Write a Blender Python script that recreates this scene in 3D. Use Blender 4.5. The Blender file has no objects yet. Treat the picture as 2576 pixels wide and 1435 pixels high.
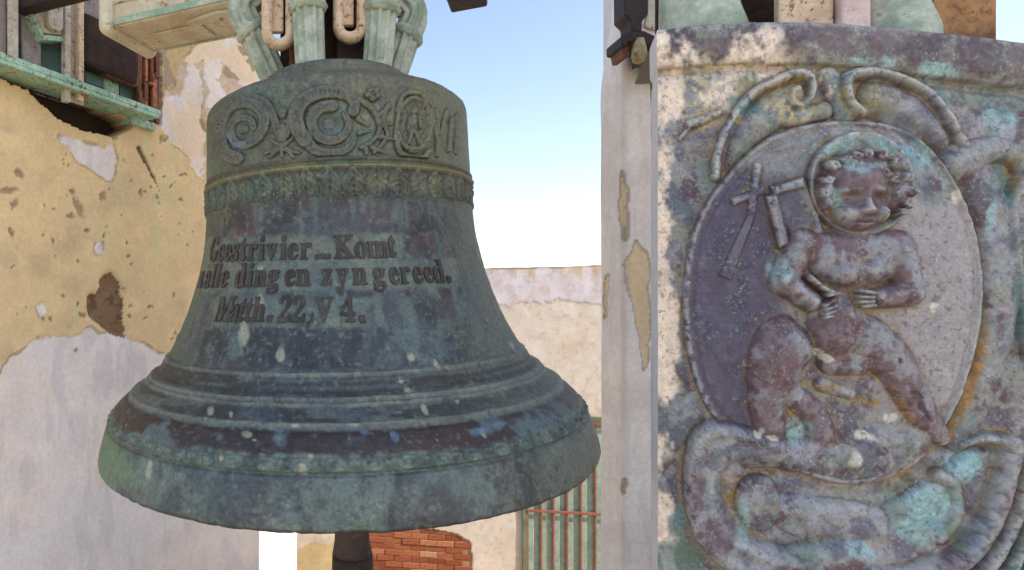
import bpy, bmesh, math, random, json
import numpy as np
from mathutils import Vector, Matrix

# ------------------------------------------------------------------ camera, sky, sun, exposure
SC = bpy.context.scene
COL = SC.collection
CZ = 1.6                                  # eye height above the belfry floor
F, PU, PV = 1400.0, 827.0, 717.0          # focal length and optical centre, in units of a 2576 wide picture

cam_d = bpy.data.cameras.new('camera')
cam = bpy.data.objects.new('camera', cam_d); COL.objects.link(cam)
cam.location = (0, 0, CZ); cam.rotation_euler = (math.radians(90), 0, 0)
cam_d.sensor_width = 36.0; cam_d.lens = 36.0 * F / 2576.0
cam_d.shift_x = (1288.0 - PU) / 2576.0
cam_d.clip_start = 0.02; cam_d.clip_end = 500
SC.camera = cam

world = bpy.data.worlds.new('World'); SC.world = world; world.use_nodes = True
wn = world.node_tree; wn.nodes.clear()
SUN = Vector((0.60, -0.35, 0.72)).normalized()
sky = wn.nodes.new('ShaderNodeTexSky'); sky.sky_type = 'NISHITA'; sky.sun_disc = False
sky.sun_elevation = math.asin(SUN.z); sky.sun_rotation = math.atan2(SUN.x, SUN.y)
sky.air_density = 1.0; sky.dust_density = 1.0; sky.ozone_density = 1.0
bg = wn.nodes.new('ShaderNodeBackground'); bg.inputs['Strength'].default_value = 0.15
wo = wn.nodes.new('ShaderNodeOutputWorld')
hs = wn.nodes.new('ShaderNodeHueSaturation'); hs.inputs['Saturation'].default_value = 0.84     # pale, slightly hazy sky
wn.links.new(sky.outputs['Color'], hs.inputs['Color']); wn.links.new(hs.outputs['Color'], bg.inputs['Color']); wn.links.new(bg.outputs[0], wo.inputs['Surface'])

sd = bpy.data.lights.new('sun', 'SUN'); sd.energy = 4.2; sd.angle = math.radians(0.5); sd.color = (1.0, 0.95, 0.87)
sun = bpy.data.objects.new('sun', sd); COL.objects.link(sun)
sun.rotation_euler = (-SUN).to_track_quat('-Z', 'Y').to_euler(); sun.location = (8, 0, 8)

SC.view_settings.view_transform = 'Standard'
SC.view_settings.look = 'None'
SC.view_settings.gamma = 1.0; SC.view_settings.use_curve_mapping = False
SC.view_settings.exposure = 1.0

# ------------------------------------------------------------------ helpers
def lin(r, g, b, k=1.0):
    f = lambda c: ((c / 255 + 0.055) / 1.055) ** 2.4 if c > 10 else c / 255 / 12.92
    return np.array([f(r) * k, f(g) * k, f(b) * k])

def ss(a, b, x):
    t = np.clip((x - a) / (b - a), 0, 1); return t * t * (3 - 2 * t)

_rng = np.random.RandomState(7)
_PERM = _rng.permutation(512).astype(np.int64); _VAL = _rng.rand(512)
def vnoise(P, seed=0):
    P = np.asarray(P, float)
    i = np.floor(P).astype(np.int64); f = P - i; f = f * f * (3 - 2 * f)
    def h(dx, dy, dz):
        a = _PERM[(i[..., 0] + dx + seed * 17) & 511]
        a = _PERM[(a + i[..., 1] + dy) & 511]
        return _VAL[(_PERM[(a + i[..., 2] + dz) & 511])]
    x, y, z = f[..., 0], f[..., 1], f[..., 2]
    c00 = h(0,0,0)*(1-x)+h(1,0,0)*x; c10 = h(0,1,0)*(1-x)+h(1,1,0)*x
    c01 = h(0,0,1)*(1-x)+h(1,0,1)*x; c11 = h(0,1,1)*(1-x)+h(1,1,1)*x
    return (c00*(1-y)+c10*y)*(1-z)+(c01*(1-y)+c11*y)*z
def fbm(P, scale, octaves=4, seed=0, gain=0.55):
    P = np.asarray(P, float) * scale; s = 0; a = 1; t = 0
    for k in range(octaves):
        s = s + a * vnoise(P * 2.03 ** k + 13.7 * k, seed + k); t += a; a *= gain
    return np.clip((s / t - 0.5) * 1.7 + 0.5, 0, 1)
def uv3(u, v): return np.stack([u, v, np.zeros_like(u) + 3.3], -1)

def mixc(c, col, m): return c + (np.asarray(col) - c) * np.clip(m, 0, 1)[..., None]

def ray(u, v): return np.stack([(np.asarray(u, float) - PU) / F, np.ones_like(np.asarray(u, float)), (PV - np.asarray(v, float)) / F], -1)
def proj(P):                     # world point to picture position
    y = np.maximum(P[..., 1], 0.05)
    return PU + F * P[..., 0] / y, PV - F * (P[..., 2] - CZ) / y
def at(u, v, y):
    return Vector(((u - PU) / F * y, y, CZ + (PV - v) / F * y))

def inpoly(u, v, poly):
    r = np.zeros(u.shape, bool); n = len(poly)
    for k in range(n):
        x0, y0 = poly[k]; x1, y1 = poly[(k + 1) % n]
        if y0 == y1: continue
        c = ((y0 > v) != (y1 > v)) & (u < (x1 - x0) * (v - y0) / (y1 - y0) + x0)
        r ^= c
    return r
def blur(a, k):
    def ax(a, axis):
        p = np.concatenate([np.repeat(np.take(a, [0], axis), k + 1, axis), a, np.repeat(np.take(a, [-1], axis), k, axis)], axis)
        c = np.cumsum(p, axis); n = a.shape[axis]
        return (np.take(c, range(2*k+1, 2*k+1+n), axis) - np.take(c, range(0, n), axis)) / (2*k+1)
    for _ in range(2): a = ax(ax(a, 0), 1)
    return a

def props(o, label=None, cat=None, group=None, kind=None):
    if label: o['label'] = label
    if cat: o['category'] = cat
    if group: o['group'] = group
    if kind: o['kind'] = kind
    return o
def empty(name, loc, rot=(0, 0, 0), **k):
    o = bpy.data.objects.new(name, None); COL.objects.link(o)
    o.location = loc; o.rotation_euler = rot; o.empty_display_size = 0.1
    return props(o, **k)
def link(name, me, mat, parent=None, smooth=None):
    o = bpy.data.objects.new(name, me); COL.objects.link(o)
    if mat is not None and len(me.materials) == 0: me.materials.append(mat)
    if parent is not None: o.parent = parent
    if smooth is not None: me.polygons.foreach_set('use_smooth', [smooth] * len(me.polygons))
    return o
def mesh_np(name, V, Q, col=None, smooth=True, T=None):
    V = np.asarray(V, np.float32).reshape(-1, 3); Q = np.asarray(Q, np.int32).reshape(-1, 4)
    T = np.zeros((0, 3), np.int32) if T is None else np.asarray(T, np.int32).reshape(-1, 3)
    me = bpy.data.meshes.new(name)
    me.vertices.add(len(V)); me.vertices.foreach_set('co', V.ravel())
    nl = Q.size + T.size; me.loops.add(nl)
    me.loops.foreach_set('vertex_index', np.concatenate([Q.ravel(), T.ravel()]))
    me.polygons.add(len(Q) + len(T))
    st = np.concatenate([np.arange(len(Q)) * 4, len(Q) * 4 + np.arange(len(T)) * 3]).astype(np.int32)
    me.polygons.foreach_set('loop_start', st)
    me.polygons.foreach_set('use_smooth', np.full(len(Q) + len(T), smooth))
    if col is not None:
        a = me.attributes.new('col', 'FLOAT_COLOR', 'POINT')
        c = np.ones((len(V), 4), np.float32); c[:, :3] = np.asarray(col).reshape(-1, 3)
        a.data.foreach_set('color', c.ravel())
    me.update(calc_edges=True); me.validate()
    return me
def grid_quads(nr, nc, mask=None, flip=False):
    i = np.arange(nr * nc).reshape(nr, nc)
    q = np.stack([i[:-1, :-1], i[1:, :-1], i[1:, 1:], i[:-1, 1:]], -1)
    if flip: q = q[..., ::-1]
    return q.reshape(-1, 4) if mask is None else q[mask]
def grid_mesh(name, V, col, mask=None, flip=False):   # V (nr,nc,3); mask marks the cells to keep
    nr, nc = V.shape[:2]; Q = grid_quads(nr, nc, mask, flip)
    used = np.unique(Q); rm = np.full(nr * nc, -1); rm[used] = np.arange(len(used))
    return mesh_np(name, V.reshape(-1, 3)[used], rm[Q], None if col is None else np.asarray(col).reshape(-1, 3)[used])

def bm_obj(name, bm, mat, parent=None, bevel=0, smooth=False):
    bmesh.ops.recalc_face_normals(bm, faces=bm.faces)
    me = bpy.data.meshes.new(name); bm.to_mesh(me); bm.free()
    o = link(name, me, mat, parent, smooth)
    if bevel:
        m = o.modifiers.new('bevel', 'BEVEL'); m.width = bevel; m.segments = 2; m.limit_method = 'ANGLE'
    return o
def add_box(bm, lo, hi, M=None):
    lo = Vector(lo); hi = Vector(hi); vs = []
    for x in (0, 1):
        for y in (0, 1):
            for z in (0, 1):
                p = Vector(((lo, hi)[x].x, (lo, hi)[y].y, (lo, hi)[z].z)); vs.append(bm.verts.new(M @ p if M else p))
    for f in ((0,1,3,2),(4,6,7,5),(0,4,5,1),(2,3,7,6),(0,2,6,4),(1,5,7,3)): bm.faces.new([vs[k] for k in f])
    return vs
def add_prism(bm, pts, d0, d1, M):      # polygon pts (x,z) drawn in M's x-z plane, from y=d0 to y=d1
    a = [bm.verts.new(M @ Vector((x, d0, z))) for x, z in pts]; b = [bm.verts.new(M @ Vector((x, d1, z))) for x, z in pts]
    n = len(pts); bm.faces.new(a); bm.faces.new(b[::-1])
    for k in range(n): bm.faces.new([a[k], b[k], b[(k+1) % n], a[(k+1) % n]])
def add_tube(bm, pts, rad, n=12, flute=0, depth=0.0, caps=True):
    pts = [Vector(p) for p in pts]; rings = []; up = None
    for k, p in enumerate(pts):
        t = (pts[min(k+1, len(pts)-1)] - pts[max(k-1, 0)]).normalized()
        if up is None: up = t.orthogonal().normalized()
        up = (up - t * up.dot(t)).normalized(); w = t.cross(up)
        r = rad[k] if hasattr(rad, '__len__') else rad
        ring = []
        for j in range(n):
            a = 2 * math.pi * j / n; rr = r * (1 + (depth * math.cos(a * flute) if flute else 0))
            ring.append(bm.verts.new(p + up * math.cos(a) * rr + w * math.sin(a) * rr))
        rings.append(ring)
    for a, b in zip(rings, rings[1:]):
        for j in range(n): bm.faces.new([a[j], a[(j+1) % n], b[(j+1) % n], b[j]])
    if caps: bm.faces.new(rings[0][::-1]); bm.faces.new(rings[-1])
def spline(pts, n=8):
    P = [Vector(p) for p in pts]; P = [P[0]*2-P[1]] + P + [P[-1]*2-P[-2]]; out = []
    for k in range(1, len(P)-2):
        for j in range(n):
            t = j/n; a, b, c, d = P[k-1:k+3]
            out.append(0.5*((2*b)+(c-a)*t+(2*a-5*b+4*c-d)*t*t+(3*b-a-3*c+d)*t**3))
    return out + [P[-2]]

# ------------------------------------------------------------------ materials
class NT:
    def __init__(s, name):
        s.m = bpy.data.materials.new(name); s.m.use_nodes = True; s.t = s.m.node_tree; s.t.nodes.clear()
        s.out = s.n('ShaderNodeOutputMaterial'); s.b = s.n('ShaderNodeBsdfPrincipled'); s.l(s.b.outputs[0], s.out.inputs[0])
        s.co = s.n('ShaderNodeTexCoord').outputs['Object']
    def n(s, t): return s.t.nodes.new(t)
    def l(s, a, b): s.t.links.new(a, b)
    def put(s, v, sock):
        if hasattr(v, 'links') or hasattr(v, 'is_linked'): s.l(v, sock)
        elif hasattr(v, '__len__') and len(v) == 3 and sock.type == 'RGBA': sock.default_value = (*v, 1)
        else: sock.default_value = v
    def noise(s, scale, detail=4, rough=0.6, stretch=None, dist=0, color=False):
        v = s.co
        if stretch:
            mp = s.n('ShaderNodeMapping'); mp.inputs['Scale'].default_value = stretch; s.l(v, mp.inputs[0]); v = mp.outputs[0]
        n = s.n('ShaderNodeTexNoise'); n.inputs['Scale'].default_value = scale; n.inputs['Detail'].default_value = detail
        n.inputs['Roughness'].default_value = rough; n.inputs['Distortion'].default_value = dist; s.l(v, n.inputs['Vector'])
        return n.outputs['Color' if color else 'Fac']
    def voro(s, scale, feature='F1'):
        n = s.n('ShaderNodeTexVoronoi'); n.inputs['Scale'].default_value = scale; n.feature = feature; s.l(s.co, n.inputs['Vector']); return n.outputs['Distance']
    def rng(s, v, a, b, lo=0.0, hi=1.0):
        n = s.n('ShaderNodeMapRange'); n.interpolation_type = 'SMOOTHSTEP'; s.l(v, n.inputs[0])
        for k, x in enumerate((a, b, lo, hi)): n.inputs[k+1].default_value = x
        return n.outputs[0]
    def mix(s, f, a, b, mode='MIX'):
        n = s.n('ShaderNodeMix'); n.data_type = 'RGBA'; n.blend_type = mode
        s.put(f, n.inputs[0]); s.put(a, n.inputs[6]); s.put(b, n.inputs[7]); return n.outputs[2]
    def math(s, op, a, b=0.0):
        n = s.n('ShaderNodeMath'); n.operation = op; s.put(a, n.inputs[0]); s.put(b, n.inputs[1]); return n.outputs[0]
    def attr(s, name='col'):
        n = s.n('ShaderNodeAttribute'); n.attribute_name = name; return n.outputs['Color']
    def scale(s, col, f):
        n = s.n('ShaderNodeVectorMath'); n.operation = 'SCALE'; s.put(col, n.inputs[0]); s.put(f, n.inputs['Scale']); return n.outputs[0]
    def bump(s, h, strength=0.3, dist=0.003, prev=None):
        n = s.n('ShaderNodeBump'); n.inputs['Strength'].default_value = strength; n.inputs['Distance'].default_value = dist
        s.l(h, n.inputs['Height'])
        if prev is not None: s.l(prev, n.inputs['Normal'])
        return n.outputs[0]
    def done(s, col, rough=0.6, metal=0.0, spec=0.3, normal=None):
        s.put(col, s.b.inputs['Base Color']); s.put(rough, s.b.inputs['Roughness']); s.put(metal, s.b.inputs['Metallic'])
        s.b.inputs['Specular IOR Level'].default_value = spec
        if normal is not None: s.l(normal, s.b.inputs['Normal'])
        return s.m

def mat_patina(name, k=1.0, g=1.0):             # bronze with verdigris; the large stains come from the col attribute
    s = NT(name); c = s.attr()
    n1 = s.noise(38*k, 6, 0.7); n2 = s.noise(150*k, 4, 0.65); n3 = s.noise(330*k, 2, 0.5)
    c = s.scale(c, s.rng(n1, 0.25, 0.75, 0.78, 1.24))
    c = s.scale(c, s.rng(n2, 0.3, 0.7, 1 - 0.22*g, 1 + 0.24*g))
    pale = s.math('MULTIPLY', s.rng(n3, 0.62, 0.72), s.rng(n1, 0.45, 0.65))
    c = s.mix(s.math('MULTIPLY', pale, 0.28*g), c, tuple(lin(165, 174, 168)))
    tint = s.noise(19*k, 5, 0.7)
    c = s.mix(s.math('MULTIPLY', s.rng(tint, 0.52, 0.7), 0.22), c, tuple(lin(104, 116, 108)))
    dark = s.math('MULTIPLY', s.rng(s.noise(75*k, 3, 0.6), 0.62, 0.72), 0.5*g)
    c = s.mix(dark, c, tuple(lin(46, 46, 50)))
    nb = s.bump(n2, 0.35*g, 0.0025); nb = s.bump(n1, 0.35*g, 0.006, nb); nb = s.bump(n3, 0.25*g, 0.0012, nb)
    return s.done(c, s.rng(n1, 0.2, 0.8, 0.38, 0.70), 0.25, 0.5, nb)
def mat_wall(name, k=1.0):
    s = NT(name); c = s.attr()
    n1 = s.noise(6*k, 6, 0.65); n2 = s.noise(60*k, 5, 0.65); n3 = s.noise(260*k, 2, 0.5)
    c = s.scale(c, s.rng(n1, 0.25, 0.75, 0.92, 1.07)); c = s.scale(c, s.rng(n2, 0.3, 0.7, 0.93, 1.06))
    fl = s.math('MULTIPLY', s.rng(s.noise(110*k, 3, 0.6), 0.70, 0.76), 0.35); c = s.mix(fl, c, tuple(lin(120, 95, 70)))
    nb = s.bump(n2, 0.25, 0.004); nb = s.bump(n3, 0.2, 0.0015, nb)
    return s.done(c, 0.85, 0, 0.15, nb)
def mat_paint(name, base, base2, rust=0.5, spots=0.5, k=1.0, chip=None):
    s = NT(name); n1 = s.noise(14*k, 6, 0.7); n2 = s.noise(70*k, 5, 0.7); n3 = s.noise(32*k, 4, 0.75)
    c = s.mix(s.rng(n1, 0.35, 0.65), tuple(base), tuple(base2))
    c = s.scale(c, s.rng(n2, 0.25, 0.75, 0.85, 1.12))
    gr = s.math('MULTIPLY', s.rng(s.noise(7*k, 5, 0.7), 0.48, 0.72), s.rng(n2, 0.3, 0.7, 0.2, 0.6)); c = s.mix(gr, c, tuple(np.array(base) * np.array([0.52, 0.46, 0.40])))
    st = s.math('MULTIPLY', s.rng(n3, 0.62 - 0.25*rust, 0.74 - 0.25*rust), 0.9)
    c = s.mix(st, c, s.mix(s.rng(n2, 0.4, 0.6), tuple(lin(96, 58, 38)), tuple(lin(150, 88, 52))))
    sp = s.math('MULTIPLY', s.rng(s.noise(95*k, 3, 0.55), 0.685-0.05*spots, 0.73-0.05*spots), s.rng(s.noise(17*k, 3), 0.58-0.25*spots, 0.68-0.25*spots, 0.0, 0.85))
    c = s.mix(sp, c, tuple(lin(48, 32, 26)))
    nb = s.bump(n2, 0.3, 0.003); nb = s.bump(st, 0.4, 0.002, nb)
    return s.done(c, 0.62, 0, 0.3, nb)
def mat_plain(name, base, var=0.2, rough=0.8, k=1.0, spec=0.2, bump=0.3):
    s = NT(name); n1 = s.noise(12*k, 6, 0.65); n2 = s.noise(90*k, 4, 0.65)
    c = s.scale(tuple(base), s.rng(n1, 0.25, 0.75, 1-var, 1+var)); c = s.scale(c, s.rng(n2, 0.3, 0.7, 1-var*0.7, 1+var*0.7))
    return s.done(c, rough, 0, spec, s.bump(n2, bump, 0.004))
def mat_brick(name, base):
    s = NT(name); inf = s.n('ShaderNodeObjectInfo').outputs['Random']
    n1 = s.noise(40, 5, 0.7); c = s.mix(s.rng(inf, 0.0, 1.0), tuple(base), tuple(np.array(base) * np.array([0.72, 0.62, 0.55])))
    c = s.scale(c, s.rng(n1, 0.25, 0.75, 0.7, 1.3))
    return s.done(c, 0.9, 0, 0.1, s.bump(n1, 0.5, 0.006))

# ------------------------------------------------------------------ the setting
ALB = 1.22                                # picture tone in the shade -> albedo
M_white = mat_plain('white_plaster', lin(206, 198, 196, ALB), 0.05, 0.9, 1.0, 0.1, 0.15)
M_wall = mat_wall('weathered_plaster')
M_ground = mat_plain('dusty_ground', lin(190, 170, 140, 0.75), 0.12, 0.95, 0.6, 0.05)
M_floor = mat_plain('cement_floor', lin(150, 140, 128, 0.8), 0.12, 0.9)
M_dark = mat_plain('old_timber', lin(60, 46, 38), 0.3, 0.85, 1.5)
M_roof = mat_plain('roof_boards', lin(170, 150, 130), 0.15, 0.9)

def box_obj(name, lo, hi, mat, M=None, parent=None, bevel=0):
    bm = bmesh.new(); add_box(bm, lo, hi, M); return bm_obj(name, bm, mat, parent, bevel)

GZ = -2.3
ground = bpy.data.meshes.new('ground')
_g = 90; _r = np.linspace(-1, 1, 61); _gx = np.sign(_r) * np.abs(_r) ** 2 * _g
_X, _Y = np.meshgrid(_gx, _gx); _Z = GZ + 0.02 * (fbm(np.stack([_X, _Y, 0*_X], -1), 0.7, 3) - .5)
props(link('ground', grid_mesh('ground', np.stack([_X, _Y, _Z], -1), None, flip=True), M_ground), kind='structure')
props(box_obj('belfry_floor', (-3.0, -2.6, GZ - .05), (2.6, 2.95, 0.0), M_floor), kind='structure')

# --- left wall of the belfry: ochre coat peeling from white plaster
WX0, WK = -2.36, 0.55
def wall_px(u, v, n=0.0):                 # picture position -> point of the left wall (n metres proud of it)
    k = (np.asarray(u, float) - PU) / F; off = n * math.hypot(1, WK)
    y = (WX0 + off) / (k - WK); return k * y, y, (PV - v) / F * y
wd = Vector((WK, 1, 0)).normalized(); wnrm = Vector((wd.y, -wd.x, 0))
us = np.concatenate([np.linspace(-900, -80, 25)[:-1], np.linspace(-80, 652, 300)])
zs = np.concatenate([np.linspace(-3.6, -1.9, 20)[:-1], np.linspace(-1.9, 1.53, 540)])
U0, Z0 = np.meshgrid(us, zs)
Yw = WX0 / ((U0 - PU) / F - WK); Xw = WX0 + WK * Yw
P0 = np.stack([Xw, Yw, Z0 + CZ], -1)
PUV = proj(P0); Uw, Vw = PUV
Nw = uv3(Uw, Vw)
j1 = (fbm(Nw, 1/38., 4, 1) - .5); j2 = (fbm(Nw, 1/38., 4, 9) - .5); j3 = fbm(Nw, 1/9., 3, 5) - .5
Uj, Vj = Uw + 26*j1 + 7*j3, Vw + 26*j2 + 7*j3
low = inpoly(Uj, Vj, [(-400,1180),(-60,1010),(8,930),(35,880),(60,868),(85,852),(135,845),(160,852),(215,822),(282,832),(330,850),(390,885),(430,900),(700,905),(700,3000),(-1500,3000),(-1500,1500)])
patch = inpoly(Uj, Vj, [(140,330),(185,345),(230,365),(262,372),(280,350),(300,405),(290,440),(270,450),(215,420),(180,385),(150,352)])
strip = inpoly(Uj, Vj, [(440,200),(470,150),(500,105),(660,90),(660,260),(525,262),(512,300),(515,450),(500,432),(475,400),(440,372),(412,330),(408,290),(430,240)])
bits = inpoly(Uj, Vj, [(85,770),(108,762),(120,796),(96,802)]) | inpoly(Uj, Vj, [(238,600),(255,606),(262,640),(244,645),(234,622)]) | inpoly(Uj, Vj, [(415,228),(440,240),(430,262),(412,250)])
blot = inpoly(Uj, Vj, [(545,200),(562,160),(582,190),(622,214),(604,242),(570,252)]) | inpoly(Uj, Vj, [(486,150),(503,200),(508,330),(528,335),(516,240),(512,150)]) | inpoly(Uj, Vj, [(600,110),(650,120),(640,190),(618,160)]) | inpoly(Uj, Vj, [(410,120),(480,110),(470,190),(440,240),(405,250)])
Uk, Vk = Uw + 10*j1 + 6*j3, Vw + 10*j2 + 6*j3
hole = inpoly(Uk, Vk, [(283,684),(300,710),(313,760),(314,852),(290,848),(255,822),(230,802),(216,772),(222,740),(242,736),(255,700)])
slot = inpoly(Uk, Vk, [(-60,172),(8,200),(70,228),(108,272),(150,300),(215,330),(290,348),(335,322),(320,300),(200,240),(8,176),(-60,150)])
niche = (Uw < 405) & (Vw < 190 + (Uw - 8) * 0.332 - 6) & (Z0 > 0.6)
def blobs(L, u, v):
    m = np.zeros(u.shape)
    for x, y, a, b, ang in L:
        c, s = math.cos(ang), math.sin(ang); dx, dy = u - x, v - y
        q = np.sqrt(((dx*c + dy*s)/a)**2 + ((-dx*s + dy*c)/b)**2); m = np.maximum(m, 1 - ss(.6, 1.15, q))
    return m
random.seed(3)
pits = [(48,440,17,10,.3),(20,480,22,9,.2),(197,520,12,34,-.3),(184,480,9,7,.5),(258,494,10,13,0),(38,515,8,12,.3),(352,490,6,8,0),(30,587,7,8,0),(172,545,9,5,-.6),(318,640,5,6,0),(203,797,10,8,0),(193,762,5,7,0),(130,800,6,6,0),(112,800,6,5,0),(214,578,9,5,.5),(305,738,5,5,0),(257,590,4,6,0),(140,602,7,7,0),(412,438,4,5,0),(454,440,5,4,0),(462,437,5,4,0),(330,460,4,4,0),(186,884,4,4,0),(372,778,5,5,0),(328,764,4,5,0),(314,730,4,4,0),(405,352,4,12,0),(413,350,4,14,.2),(455,505,5,5,0),(378,470,3,6,0),(430,745,3,9,0),(395,500,5,5,0)]
pits += [(random.uniform(20, 500), random.uniform(380, 860), random.uniform(2, 3.6), random.uniform(2, 4), 0) for _ in range(45)]
pit = blobs(pits, Uw + 10*j3 + 16*j1, Vw + 10*(fbm(Nw, 1/8., 3, 77) - .5) + 16*j2)
crack = np.zeros(Uw.shape)
for a, b, w in (((346,372),(366,408),6),((366,408),(385,448),4),((385,448),(400,480),1.6)):
    t = np.clip(((Uw-a[0])*(b[0]-a[0]) + (Vw-a[1])*(b[1]-a[1])) / ((b[0]-a[0])**2 + (b[1]-a[1])**2), 0, 1)
    crack = np.maximum(crack, 1 - ss(w*.5, w*1.2, np.hypot(Uw-a[0]-t*(b[0]-a[0]), Vw-a[1]-t*(b[1]-a[1])) + 5*j3))
white = (low | patch | bits | strip).astype(float)
nA = fbm(Nw, 1/160., 4, 21); nB = fbm(Nw, 1/45., 4, 22); nC = fbm(Nw * np.array([1, .25, 1]), 1/30., 4, 23)
c = np.broadcast_to(lin(207, 178, 134, ALB), Uw.shape + (3,)).copy()
c = mixc(c, lin(192, 166, 128, ALB), ss(.45, .75, nA)); c = mixc(c, lin(216, 186, 138, ALB), ss(.45, .8, nB) * .7); c = mixc(c, lin(198, 188, 140, ALB), ss(.55, .85, nC) * .5 * (Uw > 180))
wc = mixc(np.broadcast_to(lin(214, 202, 194, ALB), c.shape), lin(216, 198, 184, ALB), ss(.3, .7, nA) * .8)
wc = mixc(wc, lin(188, 180, 178, ALB), ss(.5, .8, nC) * .5)
wc = mixc(wc, lin(214, 186, 150, ALB), strip * ss(.35, .7, nB) * .8)
c = np.where(white[..., None] > .5, wc, c)
c = mixc(c, lin(172, 140, 98, ALB), blot * (.6 + .5*j3)); c = mixc(c, lin(150, 130, 110, ALB), (blot * (nB > .62)).astype(float) * .8)
edge = blur(white, 2); c = mixc(c, lin(140, 110, 76, ALB), ((edge > .2) & (edge < .6)).astype(float) * .45 * (nB > .5))
c = mixc(c, lin(124, 98, 74, ALB), hole); c = mixc(c, lin(92, 70, 54, ALB), hole * ss(.5, .7, fbm(Nw, 1/16., 4, 30)) * .8)
c = mixc(c, lin(64, 52, 44), slot); c = mixc(c, lin(150, 138, 132), niche & ~slot)
c = mixc(c, lin(134, 114, 94, ALB), pit * .7); c = mixc(c, lin(90, 66, 40), crack * .9)
d = np.where(white > .5, 0, .004) + .0015 * (nB - .5) - .022 * blur(hole.astype(float), 2) - .07 * (niche) - .12 * slot - .010 * pit - .006 * crack - .003 * blot
d = d + .004 * (fbm(np.stack([Xw, Yw, Z0], -1), 3.0, 3, 40) - .5)
Pw = P0 + d[..., None] * np.array(wnrm)
wall = props(link('plaster_wall', grid_mesh('plaster_wall', Pw, c), M_wall), 'ochre coated belfry wall peeling to white plaster, left of the bell', 'wall', kind='thing')
Yend = WX0 / ((652 - PU) / F - WK); Ysta = WX0 / ((-900 - PU) / F - WK)
Mw = Matrix(((wd.x, wnrm.x, 0, WX0), (wd.y, wnrm.y, 0, 0), (0, 0, 1, 0), (0, 0, 0, 1)))
L1 = math.hypot(1, WK)
box_obj('wall_core', (Ysta*L1, -.46, GZ - .02), (Yend*L1 - .002, -.14, 3.12), M_white, Mw, wall)
box_obj('wall_end', (Yend*L1 - .03, -.459, GZ - .01), (Yend*L1 - .0005, -.004, 3.12), M_white, Mw, wall)

# --- right pillar
PX, PY0, PY1 = 1.223, 2.305, 2.50
side = np.linspace(PY1, PY0 + .03, 26); front = np.linspace(PX + .03, 1.95, 150)
ang = np.linspace(0, math.pi/2, 7)[1:-1]
xs = np.concatenate([np.full(26, PX), PX + .03 - .03*np.cos(ang), front]); ys = np.concatenate([side, PY0 + .03 - .03*np.sin(ang), np.full(150, PY0)])
zs = np.concatenate([np.linspace(-3.6, -1.3, 20)[:-1], np.linspace(-1.3, 1.53, 460)])
Xp, Zp = np.meshgrid(xs, zs); Yp, _ = np.meshgrid(ys, zs)
Pp = np.stack([Xp, Yp, Zp + CZ], -1); Up, Vp = proj(Pp); Np = uv3(Up, Vp)
k1 = fbm(Np, 1/30., 4, 51) - .5; k2 = fbm(Np, 1/8., 3, 52) - .5
Uq, Vq = Up + 12*k1 + 5*k2, Vp + 20*(fbm(Np, 1/30., 4, 53) - .5)
pp = inpoly(Uq, Vq, [(1578,655),(1600,608),(1626,632),(1634,760),(1634,900),(1622,940),(1612,850),(1600,790),(1582,742),(1572,690)])
pp |= inpoly(Uq, Vq, [(1562,425),(1574,470),(1578,560),(1566,610),(1560,540)]) | inpoly(Uq, Vq, [(1520,690),(1528,690),(1526,790),(1519,800)])
pp |= inpoly(Uq, Vq, [(1566,1210),(1573,1180),(1572,1260)])
pf = pp.astype(float)
nA = fbm(Np, 1/90., 4, 54); nB = fbm(Np * np.array([1, .15, 1]), 1/22., 4, 55)
c = mixc(np.broadcast_to(lin(218, 207, 197, 1.32), Up.shape + (3,)), lin(206, 195, 186, 1.25), ss(.4, .8, nB) * .3); c = mixc(c, lin(214, 200, 190, ALB), ss(.5, .8, nA) * .6)
c = mixc(c, lin(214, 188, 150, ALB), pf); e = blur(pf, 1); c = mixc(c, lin(120, 95, 70), ((e > .1) & (e < .5)) * .5)
c = mixc(c, lin(176, 160, 150), ss(.62, .74, fbm(Np * np.array([1, .1, 1]), 1/14., 3, 58)) * .12)
dd = np.where(pf > .5, -.004, 0) + .006 * (fbm(Pp, 4, 3, 56) - .5) + .002 * (nB - .5)
nx = np.clip((PX + .03 - Xp) / .03, 0, 1); ny = np.sqrt(1 - np.clip(nx, 0, 1)**2)
Pp[..., 0] -= dd * nx; Pp[..., 1] -= dd * ny
top = ss(.82, 1.35, Zp) * .06 * (Yp - PY0) / (PY1 - PY0); Pp[..., 0] += top
pillar = props(link('plaster_pillar', grid_mesh('plaster_pillar', Pp, c), M_wall), 'white plaster pillar with flaked ochre patches, right of the bell', 'pillar', kind='thing')
box_obj('pillar_core', (PX + .07, PY0 + .04, GZ - .02), (1.949, PY1 + .12, 3.12), M_white, None, pillar)

props(box_obj('sun_blocker', (3.3, -1.35, GZ - .02), (5.6, 1.75, 8.8), M_white), 'tall plain white block added out of view to keep sun off the belfry', 'sun blocker', kind='thing')  # unseen block, added only to shade the belfry from the sun

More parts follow.
